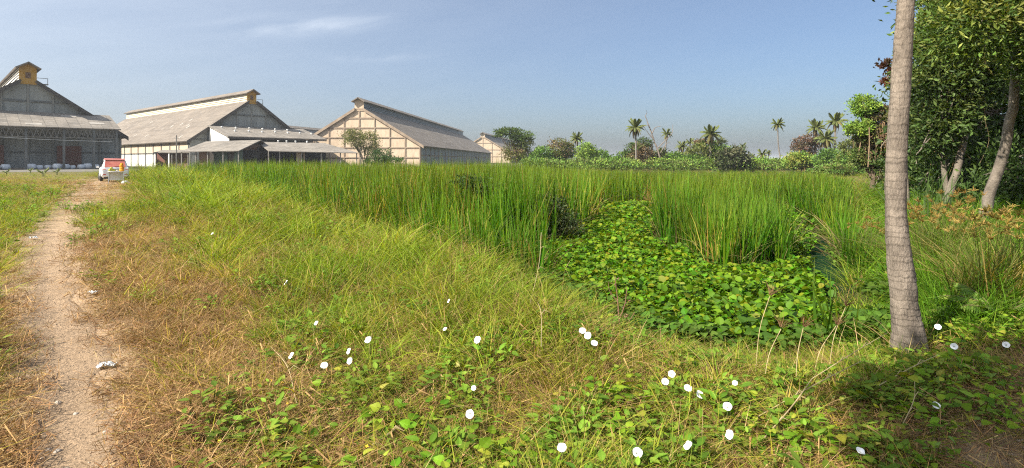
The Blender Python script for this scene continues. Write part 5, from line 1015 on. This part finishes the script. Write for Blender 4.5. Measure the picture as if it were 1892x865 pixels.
# --- litter and stones
PLAS = surf('crumpled_plastic', (.74, .76, .76), .35, (.5, .53, .54), 25, spec=.5)
def scrap(label, px, py, s, seed):
    r = np.random.default_rng(seed); g_ = gp(px, py, .02); n = 9; u = np.linspace(-1, 1, n); X, Y = np.meshgrid(u, u); X = X + r.normal(0, .12, X.shape); Y = Y * .65 + r.normal(0, .1, X.shape); Z = np.abs(r.normal(0, .2, X.shape)) + .15 * np.sin(X * 4 + seed) + .25
    keep_ = lambda i, j: not ((i < 2 and j > 5) or (i > 6 and j < 2)); ii_ = [(i * n + j, i * n + j + 1, (i + 1) * n + j + 1, (i + 1) * n + j) for i in range(n - 1) for j in range(n - 1) if keep_(i, j)]
    o = mobj('plastic_scrap', rawmesh('plastic_scrap', np.stack([X, Y, Z], -1).reshape(-1, 3) * s, ii_, PLAS)); o.location = (g_[0], g_[1], hz1(*g_[:2]) + .01); md = o.modifiers.new('thickness', 'SOLIDIFY'); md.thickness = .004; tag(o, label, 'litter', 'litter by the path')
scrap('crumpled white plastic scrap on the ground right of the path, the nearer one', 198, 660, .062, 1); scrap('small white plastic scrap beside the path, the farther one', 173, 546, .05, 5); scrap('small pale scrap in the weeds left of the path', 62, 440, .07, 7)
STN = surf('pale_stone', (.44, .39, .33), .9, (.30, .26, .22), 9, bump=.4, bscale=30)
for i, (px, py, s, label) in enumerate(((268, 829, .026, 'pale pebble on bare soil at lower left, right of the path'), (107, 822, .022, 'whitish pebble on the path near the bottom edge'), (140, 746, .02, 'small stone in the middle of the path'), (108, 724, .024, 'dark-sided stone at the left rim of the path'), (195, 792, .018, 'small stone at the right rim of the path near the bottom'), (88, 818, .02, 'stone beside the whitish pebble near the bottom left'))):
    r = np.random.default_rng(i + 50); k, n = 5, 8; V = []
    for a in range(k + 1):
        ph = math.pi * a / k
        for b in range(n): V.append((math.sin(ph) * math.cos(b * 6.283 / n), math.sin(ph) * math.sin(b * 6.283 / n) * .8, math.cos(ph) * .62))
    V = np.array(V) * r.uniform(.82, 1.15, (len(V), 1)) * s; Fq = [(a * n + b, (a + 1) * n + b, (a + 1) * n + (b + 1) % n, a * n + (b + 1) % n) for a in range(k) for b in range(n)]
    g_ = gp(px, py); o = mobj('stone', rawmesh('stone', V, Fq, STN, None, True)); o.location = (g_[0], g_[1], hz1(*g_[:2]) + s * .45); o.rotation_euler = (0, 0, i); tag(o, label, 'stone', 'stones on the path')

# --- dry canes, stalks and seed heads
CANE = surf('dry_cane', (.46, .37, .20), .8, (.30, .22, .11), 12)
for i, (a, b, r, za, zb, label) in enumerate((((632, 868), (757, 772), .0085, .03, .07, 'thick dry cane lying at the bottom, left of centre'), ((520, 788), (660, 765), .0065, .05, .05, 'pale curved dry cane lying in the brown grass'), ((500, 640), (548, 745), .004, .05, .12, 'thin dry cane left of the close pair of white flowers'), ((1392, 832), (1500, 700), .0045, .04, .18, 'thin dry cane leaning across the near grass at right'),
        ((1400, 770), (1590, 668), .004, .08, .2, 'long thin straw cane sloping up toward the palm trunk'), ((1500, 700), (1640, 615), .0035, .1, .25, 'thin straw cane just before the palm trunk foot'), ((1610, 720), (1735, 655), .004, .06, .12, 'thin cane lying by the rim of the big shadow'), ((985, 545), (1000, 640), .0045, .1, .4, 'upright thin straw at the pond edge in the middle'), ((1000, 430), (975, 580), .004, .6, .1, 'tall bent pale straw before the reeds'), ((1660, 800), (1690, 705), .003, .02, .14, 'thin stem standing inside the shadow'))):
    A = Vector(gp(*a, za)); B = Vector(gp(*b, zb)); 
    if B.y - A.y > 3 or A.y - B.y > 3: B = Vector(wp(*b, A.y + .3)); B.z = max(B.z, .05)
    o = empty('dry_cane', (A.x, A.y, 0)); tag(o, label, 'cane', 'dry canes on the bank'); B = B - A; m_ = Vector((B.x * .5 + .04, B.y * .5, (za + B.z + za) * .5 + .03)); pts = spline([(0, 0, za), m_, (B.x, B.y, za + B.z)], 7)
    MB().tube(pts.tolist(), np.linspace(r, r * .55, len(pts)), 6).build('stem', CANE, o)
    for k in (4, 8): MB().tube([tuple(pts[k]), tuple(pts[k] + np.array((.03, .01, .03))), tuple(pts[k] + np.array((.08, .0, .01)))], [r * .6, r * .9, r * .2], 5).build('dry_leaf', CANE, o)
PINK = [(.30, .17, .12), (.24, .13, .09), (.30, .22, .15)]
g_ = gp(1146, 606, -.1); o = empty('dry_weed', (g_[0], g_[1], hz1(*g_[:2]))); tag(o, 'bare reddish dried weed stalk standing before the floating plants', 'weed')
br = [([(0, 0, 0), (-.02, 0, .3), (-.05, .02, .62)], .009, .004), ([(0, 0, .2), (.05, 0, .35), (.07, .02, .5)], .006, .003), ([(-.02, 0, .35), (-.1, .02, .46), (-.12, .02, .56)], .005, .002), ([(.02, 0, .05), (.09, .03, .14), (.15, .02, .25)], .006, .003)]
mobj('stem', trunk_mesh('stem', br, (.27, .15, .10), 6), o); mobj('dry_leaves', crown_mesh('dry_leaves', [(-.05, 0, .58, .05, .05, .05), (.02, 0, .35, .06, .05, .15)], 8, 5, .03, PINK, .5), o)
for px, py, foot, label in ((1422, 548, (1395, 690), 'feathery brown grass head farthest from the palm trunk, highest of the five'), (1443, 608, (1410, 720), 'feathery brown grass head below the highest one'), (1484, 606, (1470, 720), 'feathery brown grass head in the middle of the five'), (1562, 568, (1530, 690), 'feathery brown grass head before the ditch water, the upper one there'), (1545, 602, (1500, 700), 'feathery brown grass head before the ditch water, the lower one there')):
    A = Vector(gp(*foot, 0)); A.z = hz1(A.x, A.y); T = Vector(wp(px, py, A.y + .25)); o = empty('grass_seed_head', A); tag(o, label, 'grass head', 'feathery grass heads near the ditch'); L = T - A
    MB().tube(spline([(0, 0, 0), (L.x * .35, L.y * .4, L.z * .6), L], 6).tolist(), .0025, 5).build('stalk', CANE, o)
    p = proto_blades('x', 26, .12, .3, .0045, .012, .3, .5, [(.26, .15, .08), (.32, .19, .10), (.2, .12, .07)], GRASS_R, 3); h_ = arr_obj('plume', p, o); h_.location = L; h_.rotation_euler = (-.2, .55, 0)

# --- car on the path
PAINT = surf('white_car_paint', (.80, .80, .80), .25, spec=.6); BLACK = surf('black_rubber', (.02, .02, .02), .8); REDW = surf('reddish_rear_glass', (.42, .10, .075), .12, (.55, .20, .14), 3, spec=.6); REDR = surf('salmon_red_roof', (.55, .16, .11), .3, spec=.5)
GLASSD = surf('dark_glass', (.02, .022, .025), .08, spec=.6); LAMP = surf('tail_lamp', (.50, .03, .02), .2, spec=.6); RIM = surf('alloy_rim', (.5, .5, .52), .35, metal=.8); PLATE = surf('number_plate', (.7, .7, .68), .5); TRIM = surf('dark_trim', (.035, .035, .035), .6)
cb = gp(213, 336.5); ray = Vector((cb[0], cb[1], 0)).normalized(); hd = Matrix.Rotation(R(3), 3, 'Z') @ ray
car = empty('parked_car', (cb[0], cb[1], hz1(cb[0], cb[1]) + .02), rot_of(hd.x, hd.y)); tag(car, 'white car with reddish rear window parked on the path, seen from behind', 'car')
ST = [(0, .74, .42, .62, .74, .80), (.04, .80, .34, .88, .78, .98), (.14, .835, .30, .98, .76, 1.06), (.34, .85, .28, 1.03, .68, 1.38), (.52, .855, .26, 1.04, .63, 1.56), (.8, .86, .25, 1.04, .62, 1.63), (1.7, .865, .24, 1.03, .63, 1.66), (2.5, .865, .24, 1.01, .62, 1.57), (3.0, .86, .25, 1.0, .66, 1.22), (3.25, .85, .26, .98, .74, 1.02), (3.9, .82, .28, .86, .72, .90), (4.2, .74, .34, .66, .66, .72)]
V, Fq = [], []
for (y, w, zb_, zt, wr, zr_) in ST:
    half = [(w * .85, zb_), (w * .98, zb_ + .12), (w, (zb_ + zt) * .5), (w * .97, zt - .04), (w * .93, zt), (wr, zr_ - .07 if zr_ - zt > .15 else zr_ - .02), (wr * .78, zr_), (wr * .3, zr_ + .015)]
    V += [(x, y, z) for x, z in half] + [(-x, y, z) for x, z in half[::-1]]
n = 16
for i in range(len(ST) - 1):
    for j in range(n): Fq.append((i * n + j, (i + 1) * n + j, (i + 1) * n + (j + 1) % n, i * n + (j + 1) % n))
Fq += [tuple(range(n)), tuple(range((len(ST) - 1) * n, len(ST) * n))[::-1]]
body = mobj('body', rawmesh('body', V, Fq, PAINT, None, False), car)
body.data.materials.append(REDR)
MB().slab([(-.64, .075, 1.06), (.64, .075, 1.06), (.58, .405, 1.55), (-.58, .405, 1.55)], (0, -.8, .6), .05).build('rear_window', REDW, car)
MB().slab([(-.62, .36, 1.60), (.62, .36, 1.60), (.62, .80, 1.665), (-.62, .80, 1.665)], (0, -.15, 1), .05).build('spoiler', REDR, car)
MB().slab([(-.60, .8, 1.67), (.60, .8, 1.67), (.60, 1.7, 1.70), (.58, 2.45, 1.62), (-.58, 2.45, 1.62), (-.60, 1.7, 1.70)], (0, 0, 1), .03).build('roof', REDR, car)
MB().bar((-.05, .05, 1.085), (.42, .05, 1.11), .025).build('wiper', TRIM, car)
MB().box(-.25, .25, -.035, -.005 + .03, .70, .82).build('number_plate', PLATE, car); MB().box(-.42, .42, -.03, .03, .875, .915).build('chrome_strip', RIM, car)
for s in (-1, 1):
    MB().slab([(s * .79, .02, .86), (s * .58, -.004, .88), (s * .58, .10, 1.04), (s * .76, .15, 1.05)][::s], (s * .3, -1, .2), .05).build('tail_light', LAMP, car)
    MB().box(*sorted((s * .55, s * .74)), -.02, .05, .50, .55).build('reflector', LAMP, car)
    MB().slab([(s * .82, .62, 1.07), (s * .82, 2.7, 1.05), (s * .655, 2.45, 1.50), (s * .655, .75, 1.55)][::-s], (s, 0, .4), .02).build('side_window', GLASSD, car)
    MB().box(*sorted((s * .88, s * 1.03)), 2.6, 2.72, .98, 1.12).build('mirror', PAINT, car)
    for y in (.78, 3.42):
        wh = empty_child('wheel', car); x0_ = s * .68
        MB().tube([(x0_, y, .31), (x0_ + s * .03, y, .31), (x0_ + s * .17, y, .31), (x0_ + s * .2, y, .31)], [.27, .31, .31, .27], 18).build('tyre', BLACK, wh, True); MB().disc((x0_ + s * .215, y, .31), (s, 0, 0), .2, .03).build('rim', RIM, wh)
MB().box(-.68, .68, .06, .4, .2, .36).build('bumper_valance', TRIM, car)
# offering table behind the car
tb_ = gp(214.5, 340.5); rt = rot_of(ray.x, ray.y); tab = empty('folding_table', (tb_[0], tb_[1], hz1(*tb_[:2])), rt); tag(tab, 'small white folding table standing behind the car', 'table')
TW = surf('white_table', (.76, .77, .78), .5, (.6, .61, .63), 3)
MB().box(-.46, .46, -.28, .28, .80, .84).build('table_top', TW, tab)
for x in (-.42, .42):
    for y in (-.24, .24): MB().bar((x, y, 0), (x * .96, y, .80), .04).build('leg', TW, tab)
MB().slab([(-.40, .26, .25), (.40, .26, .25), (.44, .26, .80), (-.44, .26, .80)], (0, -1, 0), .01).build('back_panel', surf('pale_grey_panel', (.70, .71, .72), .6), tab)
def on_table(x, y): return tab.matrix_basis @ Vector((x, y, .84))
def lump(name, label, cat, x, y, balls, mat, group='offerings on the table'):
    o = empty(name, on_table(x, y), rt); tag(o, label, cat, group)
    for nm, bx, by, bz, r_ in balls:
        me = rawmesh(nm, [(r_ * math.sin(math.pi * a / 6) * math.cos(b * .785) , r_ * math.sin(math.pi * a / 6) * math.sin(b * .785), -r_ * math.cos(math.pi * a / 6) * .9) for a in range(7) for b in range(8)], [(a * 8 + b, a * 8 + (b + 1) % 8, (a + 1) * 8 + (b + 1) % 8, (a + 1) * 8 + b) for a in range(6) for b in range(8)], mat, None, True)
        c_ = mobj(nm, me, o); c_.location = (bx, by, bz)
    return o
YF = surf('yellow_green_fruit', (.55, .48, .06), .5, (.30, .36, .06), 8); OF = surf('orange_marigolds', (.78, .27, .02), .8, (.90, .42, .03), 40, bump=.6, bscale=60); WF = surf('pale_bowl', (.75, .68, .58), .5)
o = lump('fruit_plate', 'plate of yellow-green fruit on the white table', 'fruit', -.22, 0, [('fruit', -.12, 0, .10, .085), ('fruit', .04, .02, .11, .095), ('fruit', -.04, -.03, .23, .085), ('fruit', .13, -.02, .09, .07)], YF); MB().disc((0, 0, .02), (0, 0, 1), .24, .02).build('plate', WF, o)
o = lump('marigold_garland', 'tall stack of orange marigold garlands on the white table', 'garland', .31, 0, [('garland_ring', 0, 0, .09, .15), ('garland_ring', .01, 0, .24, .14), ('garland_ring', -.02, 0, .38, .12), ('garland_ring', 0, 0, .5, .085)], OF)
o = lump('offering_bowl', 'small pale bowl between the fruit and the garlands on the table', 'bowl', .06, -.05, [('rice_mound', 0, 0, .06, .06)], WF); MB().tube([(0, 0, 0), (0, 0, .05)], [.05, .085], 10).build('bowl', WF, o)
bgp = gp(231, 341); o = empty('plastic_bag', (bgp[0], bgp[1], hz1(*bgp[:2]))); tag(o, 'white plastic bag on the ground right of the table', 'bag')
V = []
for a in range(7):
    for b in range(10): V.append((.21 * (math.sin(math.pi * a / 6) ** .7 + .02) * math.cos(b * .6283) * (1 + .2 * math.sin(3 * b + a)), .19 * math.sin(math.pi * a / 6) ** .7 * math.sin(b * .6283) * (1 + .15 * math.cos(2 * b + a)), .13 - .13 * math.cos(math.pi * a / 6)))
mobj('bag', rawmesh('bag', V, [(a * 10 + b, a * 10 + (b + 1) % 10, (a + 1) * 10 + (b + 1) % 10, (a + 1) * 10 + b) for a in range(6) for b in range(10)], PLAS, None, True), o)
MB().bar((.15, 0, .18), (.42, 0, .06), .05, .02).build('bag_handle', PLAS, o)

# ---------------------------------------------------------------- haze: warm-season air over the whole place
m = bpy.data.materials.new('haze'); m.use_nodes = True; nt = m.node_tree; nt.nodes.clear(); mo = nt.nodes.new('ShaderNodeOutputMaterial'); pv_ = nt.nodes.new('ShaderNodeVolumePrincipled')
pv_.inputs['Color'].default_value = (.88, .93, 1.0, 1); pv_.inputs['Density'].default_value = .0003; pv_.inputs['Anisotropy'].default_value = .1; nt.links.new(pv_.outputs[0], mo.inputs['Volume'])
o = MB().box(-7000, 7000, -7000, 8000, -2.0, 24.0).build('haze', m); tag(o, 'thin pale haze in the warm air', None, None, 'stuff')
